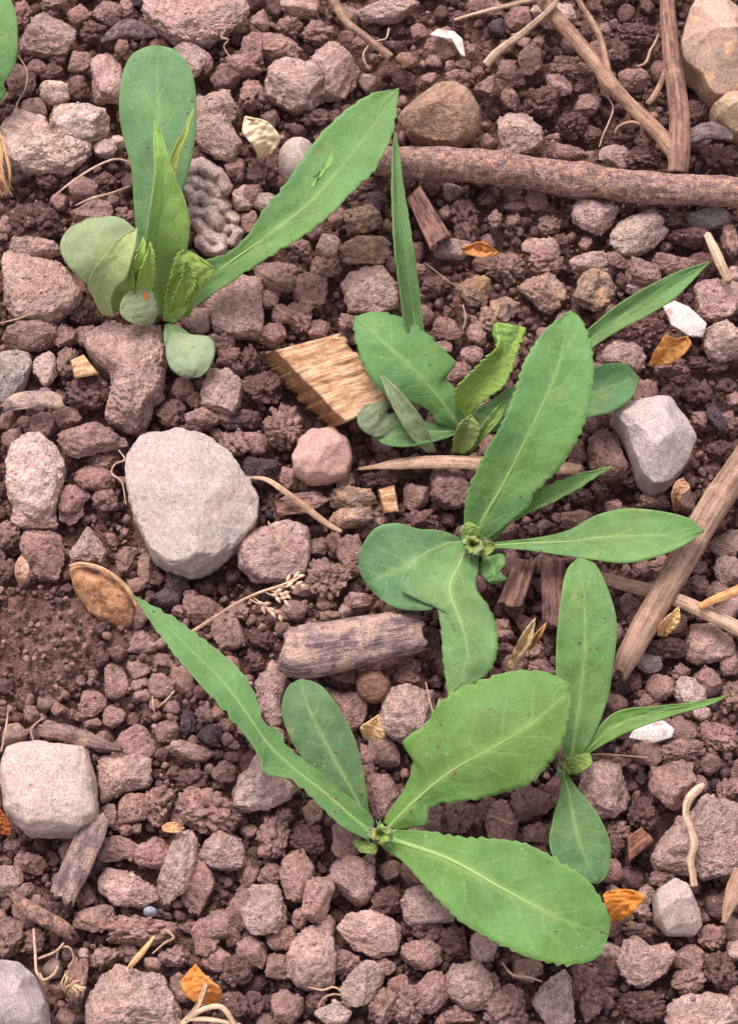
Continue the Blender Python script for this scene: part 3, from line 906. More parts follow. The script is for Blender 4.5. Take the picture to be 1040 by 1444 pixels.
def tube(path, rows=60, seg=14, rough=0.06, ridge=0.05, seed=0, flat=1.0, jag=0.0, twist=0.0):
    """path rows: x, y (photo px), z (mm), radius (px) -> V, F, uv"""
    S = spline(path, rows)
    C = at(S[:, 0], S[:, 1], S[:, 2] / 1000.0)
    R = np.maximum(S[:, 3], 0.15) * MPP
    T = np.gradient(C, axis=0)
    T /= np.linalg.norm(T, axis=1)[:, None]
    up = np.array([0, 0, 1.0])
    if abs(T[0] @ up) > .9:
        up = np.array([0, 1.0, 0])
    A = np.cross(T, up)
    A /= np.linalg.norm(A, axis=1)[:, None]
    B = np.cross(A, T)
    L = np.concatenate([[0], np.cumsum(np.linalg.norm(np.diff(C, axis=0), axis=1))])
    th = np.linspace(0, 2 * math.pi, seg + 1)
    ct, sn = np.cos(th), np.sin(th)
    V, uv = [], []
    r0 = R.mean()
    rs = np.random.RandomState(seed)
    for i in range(rows):
        q = np.stack([ct * 1.6 + seed, sn * 1.6, np.full(seg + 1, L[i] / r0 * 0.55)], 1)
        q2 = np.stack([ct * 4 + seed, sn * 4, np.full(seg + 1, L[i] / r0 * 0.25)], 1)
        rr = R[i] * (1 + rough * fbm(q, 3) + ridge * perlin(q2 + 7))
        p = C[i] + A[i] * (ct * rr)[:, None] + B[i] * (sn * rr * flat)[:, None]
        if jag and i in (0, rows - 1):
            p = p + T[i] * (perlin(q2 * 2.2 + 40) * jag * r0)[:, None]
        V.append(p)
        uv.append(np.stack([th * r0, np.full(seg + 1, L[i])], 1))
    V, uv = np.concatenate(V), np.concatenate(uv)
    n = seg + 1
    i, j = np.meshgrid(np.arange(rows - 1), np.arange(seg), indexing='ij')
    a = (i * n + j).ravel()
    F = np.concatenate([np.stack([a, a + 1, a + n + 1], 1), np.stack([a, a + n + 1, a + n], 1)])
    caps = []
    for row, s in ((0, -1), (rows - 1, 1)):
        ci = len(V)
        V = np.concatenate([V, V[row * n:row * n + seg].mean(0)[None] - s * T[row] * r0 * 0.1])
        uv = np.concatenate([uv, [[0.5, 0.5]]])
        for k in range(seg):
            caps.append((ci, row * n + k, row * n + k + 1) if s > 0 else (ci, row * n + k + 1, row * n + k))
    return V, np.concatenate([F, np.array(caps)]), uv


def rod(name, path, mat, label, cat, color=(1, 1, 1), parent=None, **kw):
    V, F, uv = tube(path, **kw)
    if parent is None:
        return put_centred(name, V, F, mat, uv=uv, color=color, label=label, cat=cat)
    return put_centred(name, V, F, mat, uv=uv, color=color, parent=parent)


def empty(name, x, y, z, label, cat, group=None):
    return put(name, None, None, at(x, y, z), label=label, cat=cat, group=group)


rod('stick', [(524,226,7,19),(560,229,7,23),(640,232,8,25),(690,236,8,24),(708,238,8,27),(728,241,8,24.5),(800,252,8,25),(818,254,8,26.5),(836,256,8,24),(880,262,8,24),(960,268,8,23),(1040,272,8,22),(1200,290,7,21)],
    M_BARK, 'long rough-barked stick lying horizontally below the forked twig', 'stick', rows=170, seg=30, rough=.12, ridge=.10, seed=2, jag=.6, color=(1.22, 1.12, 1.08))
tw = empty('forked_twig', 955, 235, 0.006, 'forked woody twig standing above the long horizontal stick at upper right', 'twig')
rod('main_stem', [(938,-40,12,11),(941,20,12,12),(946,80,13,13.5),(953,130,13,15),(958,180,12,16),(957,215,11,16),(955,245,9,15)], M_TWIG, '', '', parent=tw, rows=80, seg=18, rough=.06, ridge=.06, seed=5, color=(.92, .82, .84))
rod('branch', [(752,-20,14,10),(778,18,13,11),(810,55,12,11),(845,95,12,11),(858,118,12,13),(880,140,11,10),(905,165,11,11),(930,190,10,12),(948,212,10,13),(955,225,9,11)], M_TWIG, '', '', parent=tw, rows=90, seg=16, rough=.09, ridge=.05, seed=6, color=(1.12, 1.05, .98))
rod('side_shoot', [(808,-20,20,3.5),(818,5,19,4),(834,30,18,4.5),(846,55,16,5),(853,85,14,5.5),(860,118,12,7)], M_TWIG, '', '', parent=tw, rows=40, seg=10, color=(1.2, 1.15, 1.08), seed=7)
rod('side_shoot', [(940,92,13,4),(932,115,13,4.5),(922,135,12,5),(912,148,11,5)], M_TWIG, '', '', parent=tw, rows=24, seg=10, color=(1.15, 1.05, .95), seed=8)
rod('side_shoot', [(910,178,11,2.4),(890,172,10,2.2),(872,178,8,2),(866,188,6,1.6)], M_TWIG, '', '', parent=tw, rows=24, seg=8, color=(1.2, 1.1, 1.0), seed=9)
rod('dry_stalk', [(684,92,8,7),(700,74,10,6.5),(735,48,13,5.5),(765,22,16,4.5),(782,4,18,4),(790,-20,20,4)], M_STRAW, 'pale grey forked stalk running up to the top edge beside the forked twig', 'stalk', rows=50, seg=10, color=(.86, .8, .8), seed=10)
rod('dry_stalk', [(640,28,12,2),(690,14,15,3),(730,4,17,3.5),(770,-6,18,3.5)], M_STRAW, 'thin straw-coloured stalk along the top edge', 'stalk', rows=40, seg=8, color=(.95, .9, .88), seed=11)
rod('root_piece', [(455,-20,8,7),(472,4,8,7.5),(490,32,9,6),(515,52,9,6),(540,72,8,6.5),(551,82,7,6)], M_TWIG, 'thin brown root piece slanting down from the top edge', 'root', rows=60, seg=12, rough=.10, seed=12, color=(1.1, 1.05, 1.0), jag=.6)
rod('root_piece', [(560,80,5,6),(568,86,5,7),(572,96,4,5.5)], M_TWIG, 'stubby broken root tip above the domed brown stone', 'root', rows=16, seg=12, rough=.15, seed=13, color=(1.25, 1.1, .95), jag=.5)
rod('log_piece', [(404,916,8,33),(425,918,9,37),(470,911,9,37),(520,902,9,35),(565,894,9,33),(592,889,8,29)], M_LOG,
    'short thick bark-covered log piece in the middle', 'wood', rows=90, seg=40, rough=.08, ridge=.09, seed=21, jag=.5, flat=.72, color=(1.2, 1.12, 1.12))
rod('stick', [(1075,610,10,23),(1040,662,10,20),(1000,722,11,21),(955,800,11,19),(915,870,9,18),(885,925,7,16),(874,950,5,11)], M_PALEWOOD,
    'thick pale brown stick slanting down from the right edge', 'stick', rows=120, seg=24, rough=.07, ridge=.06, seed=22, jag=1.4, color=(.84, .77, .78))
rod('straw', [(842,812,5,8),(880,824,6,9.5),(920,834,6,10),(960,848,9,10),(1000,866,9,10.5),(1040,886,8,10.5),(1090,910,7,10)], M_STRAW,
    'pale straw crossing under the slanting stick at the right edge', 'straw', rows=70, seg=12, rough=.05, seed=23, flat=.7, color=(.88, .78, .74))
rod('straw', [(985,856,12,4.5),(1005,846,14,6),(1030,836,16,7),(1070,818,18,7)], M_STRAW, 'yellow ochre straw tip poking in at the right edge', 'straw', rows=30, seg=10, seed=24, flat=.5, color=(1.0, .72, .42))
rod('straw', [(506,661,3,2),(530,658,4,4),(560,654,5,8),(600,652,6,10),(660,652,6,10.5),(730,656,6,10),(790,660,5,9),(818,662,4,7)], M_STRAW,
    'flat splintered straw lying level beneath the middle seedling', 'straw', rows=80, seg=12, rough=.08, ridge=.1, seed=25, flat=.45, jag=1.2, color=(.86, .74, .68))
rod('bark_stick', [(140,1150,8,14),(128,1178,8,19),(114,1210,7,19),(100,1240,6,19),(88,1268,5,17)], M_LOG, 'short grey bark strip below the pale squarish stone', 'bark', rows=50, seg=20, rough=.1, ridge=.14, seed=26, flat=.5, jag=1.0, color=(1.15, 1.08, 1.06))
rod('wood_splinter', [(18,1262,5,5),(38,1280,6,10),(65,1296,6,11),(88,1308,5,10),(102,1318,4,7)], M_BARK, 'pinkish brown broken twig at the lower left edge', 'twig', rows=40, seg=16, rough=.08, ridge=.1, seed=27, jag=1.6, color=(1.1, .95, .9))
rod('wood_splinter', [(56,1030,4,9),(85,1032,5,12),(115,1040,5,11),(145,1050,5,8),(170,1058,4,4)], M_LOG, 'brown tapering wood splinter above the pale squarish stone', 'wood', rows=40, seg=16, rough=.1, ridge=.14, seed=28, flat=.6, jag=1.0, color=(.95, .82, .78))
rod('bark_flake', [(4,576,5,7),(25,566,7,13),(55,562,7,13),(78,566,6,12),(90,570,5,8)], M_LOG, 'flat grey weathered bark flake near the left edge', 'bark', rows=40, seg=16, rough=.16, ridge=.22, seed=29, flat=.4, jag=1.2, color=(1.35, 1.28, 1.25))
rod('dry_stalk', [(350,673,7,1.6),(375,676,9,3.5),(400,692,10,4.5),(430,715,8,5),(460,738,6,4.5),(482,750,4,3)], M_STRAW, 'curved brown straw right of the big pale stone', 'straw', rows=44, seg=10, seed=30, flat=.5, color=(.82, .7, .62))
rod('dry_root', [(992,1106,14,3),(982,1114,14,6),(970,1128,13,5.5),(966,1148,12,4.5),(973,1168,11,4.5),(978,1190,10,5.5),(973,1212,9,5),(976,1235,8,4.8),(978,1250,7,5)], M_STRAW,
    'pale cream twisted root lying on a big clod at right', 'root', rows=70, seg=10, rough=.12, seed=31, color=(1.0, .92, .88), flat=.6)
rod('straw_bit', [(996,330,8,5.5),(1008,355,8,7.5),(1018,378,7,7.5),(1028,398,6,6)], M_STRAW, 'short pale straw stub near the right edge', 'straw', rows=24, seg=10, seed=32, color=(1.0, .92, .86), jag=.6)
rod('wood_splinter', [(1046,1228,7,12),(1036,1255,7,12),(1026,1280,6,8),(1020,1302,5,3)], M_PALEWOOD, 'tan wood splinter at the lower right edge', 'wood', rows=30, seg=14, seed=33, flat=.5, color=(.9, .8, .78), ridge=.1)
rod('bark_flake', [(966,196,7,10),(990,186,9,15),(1012,186,9,13),(1032,192,7,7)], M_LOG, 'dark grey curled bark flake right of the forked twig', 'bark', rows=36, seg=16, seed=34, flat=.4, rough=.2, ridge=.2, color=(.8, .78, .82))
rod('bark_shard', [(142,58,8,3),(160,48,9,10),(180,38,10,15),(205,44,8,11),(222,50,6,3)], M_BARK, 'dark slate bark shard above the tall paddle leaf', 'bark', rows=36, seg=16, seed=35, flat=.35, rough=.15, color=(.62, .62, .74))


# chips of wood: boxes of fibres
def chip(name, A, B, C, D, top_mm, thick_mm, strips, mat, label, color=(1, 1, 1), seed=0, splay=6.0, cat='wood', rough=.8):
    """A-B is the upper edge, D-C the lower one (photo px); the grain runs from A to B"""
    rs = np.random.RandomState(seed)
    A, B, C, D = [np.array(p, float) for p in (A, B, C, D)]
    cen = at(*((A + B + C + D) / 4), top_mm / 1000.0)
    ax = at(*((B + C) / 2), top_mm / 1000.0) - at(*((A + D) / 2), top_mm / 1000.0)
    rot = math.atan2(ax[1], ax[0])
    na, nb = 44, 4 * strips
    cuts = np.sort(rs.uniform(0, 1, strips))
    step = np.cumsum(rs.uniform(-1, 1, strips + 1)) * .28 * rough
    V, F = [], []
    for i in range(nb + 1):
        f = i / nb
        si = int(np.searchsorted(cuts, f))
        e0, e1 = rs.uniform(-.003, .003) + .006 * math.sin(si * 2.3), .05 * math.sin(si * 4.1) * rough
        for t in range(na + 1):
            u = e0 + (1 + e1 - e0) * t / na
            p = (A + (D - A) * f) * (1 - u) + (B + (C - B) * f) * u
            w = perlin(np.array([[u * 2.2, f * strips * 1.5, seed + .5], [u * 6, f * strips * 4, seed + 9.5]]))
            edge = .5 if t in (0, na) or i in (0, nb) else 0
            V.append(at(*p, (top_mm + step[si] + (w[0] * .9 + w[1] * .45) * rough - edge) / 1000.0))
    n1 = na + 1
    for i in range(nb):
        for t in range(na):
            a = i * n1 + t
            F += [(a, a + 1, a + n1 + 1), (a, a + n1 + 1, a + n1)]
    ring = [(i, 0) for i in range(nb)] + [(nb, t) for t in range(na)] + [(i, na) for i in range(nb, 0, -1)] + [(0, t) for t in range(na, 0, -1)]
    zb = (top_mm - thick_mm) / 1000.0
    r0 = len(V)
    for (i, t) in ring:
        f, u = i / nb, t / na
        p = (A + (D - A) * f) * (1 - u) + (B + (C - B) * f) * u
        if t == 0:
            p = p + np.array([-splay, splay * .35]) * rs.uniform(.8, 1.15)
        V.append(at(*p, zb))
    m = len(ring)
    EF = []
    for k in range(m):
        a, b = ring[k][0] * n1 + ring[k][1], ring[(k + 1) % m][0] * n1 + ring[(k + 1) % m][1]
        (EF if ring[k][1] == 0 and ring[(k + 1) % m][1] == 0 else F).extend([(a, b, r0 + (k + 1) % m), (a, r0 + (k + 1) % m, r0 + k)])
    V = np.array(V) - cen
    c, sn = math.cos(-rot), math.sin(-rot)
    V = np.stack([V[:, 0] * c - V[:, 1] * sn, V[:, 0] * sn + V[:, 1] * c, V[:, 2]], 1)
    me = mesh(name, V, np.array(F)[:, ::-1], smooth=False)
    o = put(name, me, mat, cen, color=color, label=label, cat=cat)
    o.rotation_euler = (0, 0, rot)
    EF = np.array(EF)[:, ::-1]
    ids, inv = np.unique(EF.ravel(), return_inverse=True)
    put('end_face', mesh('end_face', V[ids], inv.reshape(-1, 3), smooth=False), mat, cen, parent=o, color=[c_ * k_ for c_, k_ in zip(color, (.62, .52, .46))])
    return o


chip('wood_chip', (388, 494), (478, 470), (550, 566), (488, 596), 15, 17, 12, M_CHIP, 'blond splintered wood chip left of the middle seedling', seed=3, splay=25, rough=.9, color=(.98, .95, .98))
chip('wood_chip', (592, 262), (634, 330), (606, 352), (574, 280), 9, 9, 5, M_CHIPD, 'brown wood chip just below the long horizontal stick', color=(1.05, .9, .86), seed=4, splay=4, rough=.7)
chip('bark_plate', (762, 790), (764, 878), (800, 884), (796, 786), 5, 5, 4, M_CHIPD, 'purplish brown bark plate left of the tall blue-green leaf', color=(.85, .72, .74), seed=5, splay=2, rough=.7)
chip('bark_plate', (726, 786), (700, 852), (736, 856), (756, 792), 4, 5, 4, M_CHIPD, 'brown ridged bark plate below the big middle seedling', color=(.95, .82, .78), seed=6, splay=2, rough=.7)
chip('wood_chip', (884, 1180), (904, 1166), (922, 1186), (886, 1216), 5, 6, 3, M_CHIPD, 'small reddish brown wood chip above the orange leaf scrap at lower right', color=(1.1, .82, .68), seed=7, splay=2, rough=.7)
chip('wood_chip', (100, 508), (118, 500), (140, 528), (106, 534), 8, 5, 3, M_CHIP, 'small cream wood chip left of the tall light clod', color=(1.0, .98, .98), seed=8, splay=1, rough=.7)
chip('wood_chip', (534, 690), (556, 684), (562, 722), (542, 724), 6, 6, 3, M_CHIP, 'small upright tan wood chip below the level straw', color=(.9, .84, .84), seed=9, splay=2, rough=.7)
chip('wood_chip', (386, 706), (438, 700), (446, 722), (392, 728), 4, 5, 4, M_CHIPD, 'flat brown wood chip right of the big pale stone', color=(1.05, .92, .88), seed=10, splay=2, rough=.7)

# brown almond-shaped husk with a pale rim
h = stone('husk', [(96,800),(112,795),(140,800),(165,815),(184,836),(195,858),(188,878),(172,886),(150,880),(125,862),(104,832)], 8, (255, 245, 238),
          'brown almond-shaped husk with a pale rim above the long pointed leaf tip', mat=M_HUSK, seed=31, level=4, p=2.2, facets=1, mid=.03, cat='husk')
rim = [(98,798,8,2.2),(118,795,9.5,3),(145,803,10.5,3.2),(168,818,10.5,3),(184,836,9.5,3),(193,856,7.5,2.4)]
V, F, uv = tube(rim, rows=40, seg=8, rough=.12, seed=3)
put_centred('rim', V, F, M_STRAW, uv=uv, parent=h, color=(.92, .74, .56))
# grass seed head: stalk with spikelets
sh = empty('grass_seed_head', 240, 912, 0.003, 'dry pale grass stalk with seed spikelets beside the long pointed leaf', 'grass stalk')
rod('stalk', [(238,913,3,2.6),(268,893,8,2.6),(300,872,12,2.4),(335,850,15,2),(365,836,17,2.2),(395,826,18,1.8),(428,812,18,1.2)], M_STRAW, '', '', parent=sh, rows=50, seg=8, color=(1.1, .98, .9))
SPK = []
for (bx_, by_, bz_, ex, ey) in ((395,826,18,420,812),(392,828,18,424,824),(372,834,17,402,846),(380,832,17,404,838),(350,843,16,384,862),(356,842,16,396,868)):
    rod('spikelet_branch', [(bx_, by_, bz_, .9), ((bx_ + ex) / 2, (by_ + ey) / 2 + 1, bz_, .9), (ex, ey, bz_ - 1, .7)], M_STRAW, '', '', parent=sh, rows=8, seg=6, color=(1.1, .98, .92))
    sq = random.Random(ex)
    for j in range(4):
        f = .35 + .2 * j
        sx, sy = bx_ + (ex - bx_) * f, by_ + (ey - by_) * f
        a = math.atan2(ey - by_, ex - bx_) + (.55 if j % 2 else -.45) + sq.uniform(-.2, .2)
        ln = sq.uniform(10, 15)
        SPK.append([(sx, sy, bz_, .7), (sx + ln * .45 * math.cos(a), sy + ln * .45 * math.sin(a), bz_ + .6, 2.6), (sx + ln * math.cos(a), sy + ln * math.sin(a), bz_, .4)])
for pts in SPK:
    rod('spikelet', pts, M_STRAW, '', '', parent=sh, rows=14, seg=8, flat=.5, color=(1.12, 1.0, .94))

# fine rootlets and threads
ROOTS = [
 ([(26,78,10,1),(38,100,9,1.4),(36,125,8,1.3),(24,148,6,1.3),(24,168,5,1.2),(45,176,4,1)], 'thin pale thread root curling beside the left edge leaf'),
 ([(78,275,6,1.2),(100,258,8,2),(130,238,9,2),(160,225,9,2),(180,228,7,1.6),(186,236,5,1)], 'long pale root arching left of the paddle leaf'),
 ([(106,290,6,1),(130,280,7,2.6),(158,272,7,1.8),(184,262,5,1.2)], 'pale stiff root stub left of the paddle leaf base'),
 ([(318,42,14,1.2),(312,52,13,1.6),(322,56,13,1.6),(316,66,11,1.4),(326,82,8,1.2),(334,82,6,1)], 'squiggly white rootlet hanging from the big top clod'),
 ([(548,40,9,1.2),(544,54,9,1.3),(530,58,9,1.3),(518,66,8,1.3),(512,80,7,1.3),(520,98,5,1)], 'thin looping rootlet beside the slanting root piece'),
 ([(928,48,10,1.6),(922,62,10,2.2),(916,72,9,2.2),(910,88,8,2.4),(898,94,7,1.6)], 'short knotted white root left of the forked twig stem'),
 ([(856,136,7,1),(864,152,7,1.3),(858,172,7,1.3),(850,190,6,1.3),(844,208,5,1)], 'wavy pale rootlet above the long horizontal stick'),
 ([(0,456,8,1),(30,448,10,1.2),(55,436,11,1)], 'fine pale fibre on the big light clod at left'),
 ([(168,635,5,1),(176,648,5,1.4),(162,655,5,1.3),(158,668,4,1.3),(172,680,3,1),(178,712,2,1)], 'curled rootlet left of the big pale stone'),
 ([(55,1060,3,1),(44,1030,4,1.6),(62,1012,5,1.4),(40,1030,3,1.2)], 'dark rootlet above the pale squarish stone'),
 ([(2,1060,3,1.3),(8,1030,6,1.5),(12,1000,7,1)], 'thin pale stem at the left edge above the squarish stone'),
 ([(48,1310,5,2),(50,1340,6,2),(52,1370,6,2),(64,1388,5,1.5)], 'grey stringy root at lower left'),
 ([(54,1352,6,1.6),(78,1342,8,2),(90,1330,8,1.5)], 'short grey root strand at lower left'),
 ([(80,1352,6,1.2),(84,1338,7,1.4),(98,1336,7,1.4),(104,1352,6,1.4),(96,1364,5,1.2)], 'thin root ring at lower left'),
 ([(56,1372,5,1.6),(62,1382,6,2),(76,1374,7,2),(82,1362,6,1.4)], 'curled grey root strand at lower left'),
 ([(434,1392,6,1),(455,1396,7,1.4),(470,1392,7,1.4),(482,1398,6,1)], 'thin pale root near the bottom edge'),
 ([(448,1422,5,1),(456,1408,6,1.4),(470,1402,6,1.4),(484,1404,5,1)], 'thin pale forked root near the bottom edge'),
 ([(708,1358,6,1),(722,1374,7,1.6),(745,1378,7,1.5),(764,1384,6,1)], 'pale fibre below the biggest bottom leaf'),
 ([(652,430,9,1.2),(656,448,8,1.2),(652,466,6,1)], 'upright white thread by the middle seedling'),
 ([(598,370,12,.5),(640,402,11,.5),(668,420,9,.5)], 'straight silky thread right of the thin upright leaf'),
 ([(378,735,7,1),(390,760,13,1.3),(405,776,13,1.2),(420,782,11,1)], 'fine hair root on the large clod below the curved straw'),
 ([(232,1310,4,1),(245,1322,6,1.6),(232,1330,5,1.4),(215,1345,4,1)], 'dark thin root at lower left centre'),
 ([(832,1064,6,1),(860,1064,7,1.2),(912,1068,6,1)], 'thin straight fibre right of the small right-hand seedling'),
 ([(215,910,4,1.2),(240,895,6,1.2),(262,905,5,1)], 'fine pale fibre at the foot of the grass stalk'),
 ([(620,985,6,1),(612,1005,9,1.3),(606,990,10,1.3),(600,962,8,1)], 'tangled tan rootlet left of the drooping leaf tip'),
 ([(690,1150,6,1),(706,1156,8,1.3),(722,1162,7,1)], 'short pale fibre between the two big bottom leaves'),
 ([(215,982,4,1.2),(216,994,5,1.6),(218,1006,4,1)], 'tiny upright straw sliver right of the soft brown soil'),
 ([(222,998,4,1),(234,988,5,1.5),(246,974,4,1)], 'tiny slanted straw sliver right of the soft brown soil'),
]
for j, (p, lab) in enumerate(ROOTS):
    rod('rootlet', p, M_STRAW, lab, 'root', rows=36, seg=6, rough=.1, seed=60 + j, color=(.95, .86, .82))
# clump of pale bristles at lower left
br = empty('bristle_tuft', 100, 1400, 0.004, 'tuft of pale yellow bristles at lower left beside the large light clod', 'bristles')
for j in range(11):
    bq = random.Random(j)
    a, ln = bq.uniform(-2.6, .3), bq.uniform(14, 26)
    bx_, by_ = 94 + bq.uniform(-4, 10), 1394 + bq.uniform(-4, 8)
    rod('bristle', [(bx_, by_, 5, 1.5), (bx_ + ln * .5 * math.cos(a), by_ + ln * .5 * math.sin(a), 8, 1.4), (bx_ + ln * math.cos(a + .4), by_ + ln * math.sin(a + .4), 9, .6)],
        M_STRAW, '', '', parent=br, rows=8, seg=6, color=(1.1, 1.0, .78))
# small straw strips near the bottom left orange scrap
ss = empty('dry_stalk', 262, 1440, 0.004, 'cream forked stalk at the bottom edge below the orange leaf scrap', 'stalk')
for p in ([(255,1446,6,4),(275,1424,10,3.5),(288,1395,13,3),(294,1376,14,1.5)], [(262,1440,7,3.5),(285,1424,11,3.5),(312,1420,12,3.5),(332,1446,9,3)], [(262,1436,8,3.4),(300,1438,9,3),(340,1446,7,2.5)]):
    rod('strand', p, M_STRAW, '', '', parent=ss, rows=24, seg=8, flat=.5, color=(1.15, 1.06, .95))
rod('straw_bit', [(182,1364,7,3),(194,1350,10,4.5),(206,1336,12,3.5),(218,1320,14,1.5)], M_STRAW, 'yellowish pointed straw bit above the large bottom left clod', 'straw', rows=24, seg=8, flat=.4, color=(1.15, .95, .62), seed=41)

# ------------------------------------------------------------------ leaves
GRAINS = []                       # spots on the leaves where splashed soil grains stick
def leaf(parent, L, R, zs, tint, mid=None, cup=0.18, tilt=0.0, teeth=0, amp=0.0, rows=84, cols=18, wave=0.35, rib=True, seed=0, name='leaf',
         mat=None, curl=1.6, ribw=2.4, label=None, cat=None, crumple=0.0, ribcol=(172, 190, 118), thick=0.00045, group=None):
    """L, R: the two edges from base to tip (photo px); zs: heights of the midrib in mm, base to tip"""
    rs = np.random.RandomState(900 + seed)
    l = spline([(*p, 0) for p in L], rows)[:, :2]
    r = spline([(*p, 0) for p in R], rows)[:, :2]
    v = np.linspace(0, 1, rows)
    if mid is None:
        m = (l + r) / 2
        k = 9
        mp = np.concatenate([np.repeat(m[:1], k, 0), m, np.repeat(m[-1:], k, 0)])
        ms = np.stack([np.convolve(mp[:, i], np.ones(2 * k + 1) / (2 * k + 1), 'valid') for i in (0, 1)], 1)
        f = np.clip(np.minimum(v, 1 - v) / .12, 0, 1)[:, None]
        m = ms * f + m * (1 - f)
    else:
        m = spline([(*p, 0) for p in mid], rows)[:, :2]
    if amp:
        for e, s in ((l, 0.0), (r, 5.0)):
            d = e - m
            n = np.linalg.norm(d, axis=1)[:, None] + 1e-6
            ph = v * teeth + s + .5 * perlin(np.stack([v * 5 + seed, v * 0 + s, v * 0], 1))
            saw = 1 - (ph % 1.0)
            irr = .15 + 1.7 * np.clip(perlin(np.stack([v * 9 + seed * 3.1, v * 0 + s + 3, v * 0], 1)) + .3, 0, 1)
            env = np.clip((v - .05) * 6, 0, 1) * np.clip((1 - v) * 9, 0, 1)
            e += d / n * (amp * (saw - .5) * irr * env)[:, None]
    hw = np.linalg.norm(l - r, axis=1) / 2 * MPP
    z = spline([(i / (len(zs) - 1), 0, q) for i, q in enumerate(zs)], rows)[:, 2] / 1000.0
    t = np.linspace(-1, 1, cols)
    V = np.zeros((rows, cols, 3))
    for j, tt in enumerate(t):
        e = l if tt < 0 else r
        a = abs(tt)
        p = m + (e - m) * a
        zz = z + cup * hw * a ** curl + (-tt) * tilt * hw
        q = np.stack([p[:, 0] * .022 + seed * 7, p[:, 1] * .022, np.zeros(rows)], 1)
        zz = zz + wave * .001 * perlin(q) * a
        q2 = np.stack([v * 9 + seed, np.full(rows, tt * 2.2), np.zeros(rows)], 1)
        zz = zz + (.00045 + crumple * .001) * perlin(q2)
        V[:, j] = at(p[:, 0], p[:, 1], zz)
    global LAST
    LAST = V.reshape(-1, 3).copy()
    if rows == 84 and hw.max() > .006:
        for gi in rs.choice(len(LAST), rs.randint(4, 13)):
            GRAINS.append(LAST[gi] + np.array([0, 0, .0003]))
    uv = np.stack(np.meshgrid(np.linspace(0, 1, cols), v), -1).reshape(-1, 2)
    V = V.reshape(-1, 3)
    i, j = np.meshgrid(np.arange(rows - 1), np.arange(cols - 1), indexing='ij')
    a = (i * cols + j).ravel()
    F = np.stack([a, a + 1, a + cols + 1, a + cols], 1)
    if mat is None:
        tint = (tint[0] * .99, tint[1] * .94, tint[2] * .82)
    o = put_centred(name, V, F, mat or M_LEAF, uv=uv, parent=parent, color=lin(*tint), label=label, cat=cat, group=group)
    sm = o.modifiers.new('thickness', 'SOLIDIFY')
    sm.thickness = thick
    sm.offset = 0
    if rib:
        nr = int(rows * .86)
        c = at(m[:, 0], m[:, 1], z)[:nr] + np.array([0, 0, .00018])
        R_ = np.linspace(ribw, .45, nr) * .5 * MPP
        T = np.gradient(c, axis=0)
        T /= np.linalg.norm(T, axis=1)[:, None] + 1e-12
        A = np.cross(T, np.array([0, 0, 1.0]))
        A /= np.linalg.norm(A, axis=1)[:, None] + 1e-12
        B = np.cross(A, T)
        seg = 8
        th = np.linspace(0, 2 * math.pi, seg, endpoint=False)
        W = np.concatenate([c[:, None] + A[:, None] * (np.cos(th) * R_[:, None])[..., None] + B[:, None] * (np.sin(th) * R_[:, None] * .55)[..., None]]).reshape(-1, 3)
        ff = []
        for x in range(nr - 1):
            for y in range(seg):
                ff.append((x * seg + y, x * seg + (y + 1) % seg, (x + 1) * seg + (y + 1) % seg, (x + 1) * seg + y))
        put_centred('midrib', W, ff, M_RIB, parent=o, color=lin(*[(a_ * .5 + b_ * .5) for a_, b_ in zip(tint, ribcol)]))
    return o


def blemish(o, pts, tint):
    """flat mark lying on the leaf surface made last"""
    P = []
    for (x, y) in [tuple(np.mean(np.array(pts, float), 0))] + list(pts):
        z = .02
        for _ in range(4):
            w = at(x, y, z)
            z = LAST[np.argmin(((LAST[:, :2] - w[:2]) ** 2).sum(1)), 2]
        P.append(at(x, y, z + .00045))
    n = len(pts)
    put_centred('blemish', np.array(P), [(0, 1 + k, 1 + (k + 1) % n) for k in range(n)], M_RIB, parent=o, color=lin(*tint))


q = NT('midrib')
oi = q.n('ShaderNodeObjectInfo')
q.set(q.b.inputs['Base Color'], oi.outputs['Color'])
q.b.inputs['Roughness'].default_value = .6
M_RIB = q.m

G1 = (110, 156, 104)     # fresh green
G2 = (114, 160, 124)     # blue green
G3 = (126, 166, 96)      # yellow green
GY = (154, 172, 150)     # grey green underside
GB = (152, 190, 104)      # bright young


def stem(parent, x, y, r=6, tint=(150, 175, 110)):
    V, F, uv = tube([(x, y + 4, -9, r * .8), (x, y + 2, -2, r), (x, y, 4, r), (x, y, 7, r * .8)], rows=12, seg=12)
    put_centred('stem', V, F, M_RIB, parent=parent, color=lin(*tint))


# -- seedling at upper left
p1 = empty('seedling', 218, 448, 0, 'upper left seedling with a tall paddle leaf and folded young leaves', 'seedling', 'seedlings growing in the soil')
stem(p1, 218, 440)
leaf(p1, [(207,438),(198,390),(192,330),(188,270),(185,235),(173,190),(168,150),(172,110),(184,80),(205,67),(224,65)],
     [(225,438),(228,390),(238,330),(255,280),(268,235),(276,190),(277,150),(274,115),(264,88),(245,70),(224,65)],
     [5, 14, 26, 36, 42], G2, mid=[(216,438),(214,380),(216,300),(221,230),(224,165),(222,110),(222,65)], cup=.10, seed=1, wave=.5)
lf = leaf(p1, [(250,446),(262,418),(282,372),(320,357),(350,330),(372,295),(400,262),(432,215),(470,170),(520,134),(562,125)],
     [(262,446),(285,425),(330,395),(380,362),(430,331),(470,300),(492,275),(520,250),(536,226),(555,182),(562,125)],
     [6, 16, 24, 30, 34, 34], G1, mid=[(256,446),(275,412),(300,388),(380,330),(440,282),(500,212),(535,165),(562,125)], cup=.22, teeth=22, amp=4.5, seed=2, ribw=4.5)
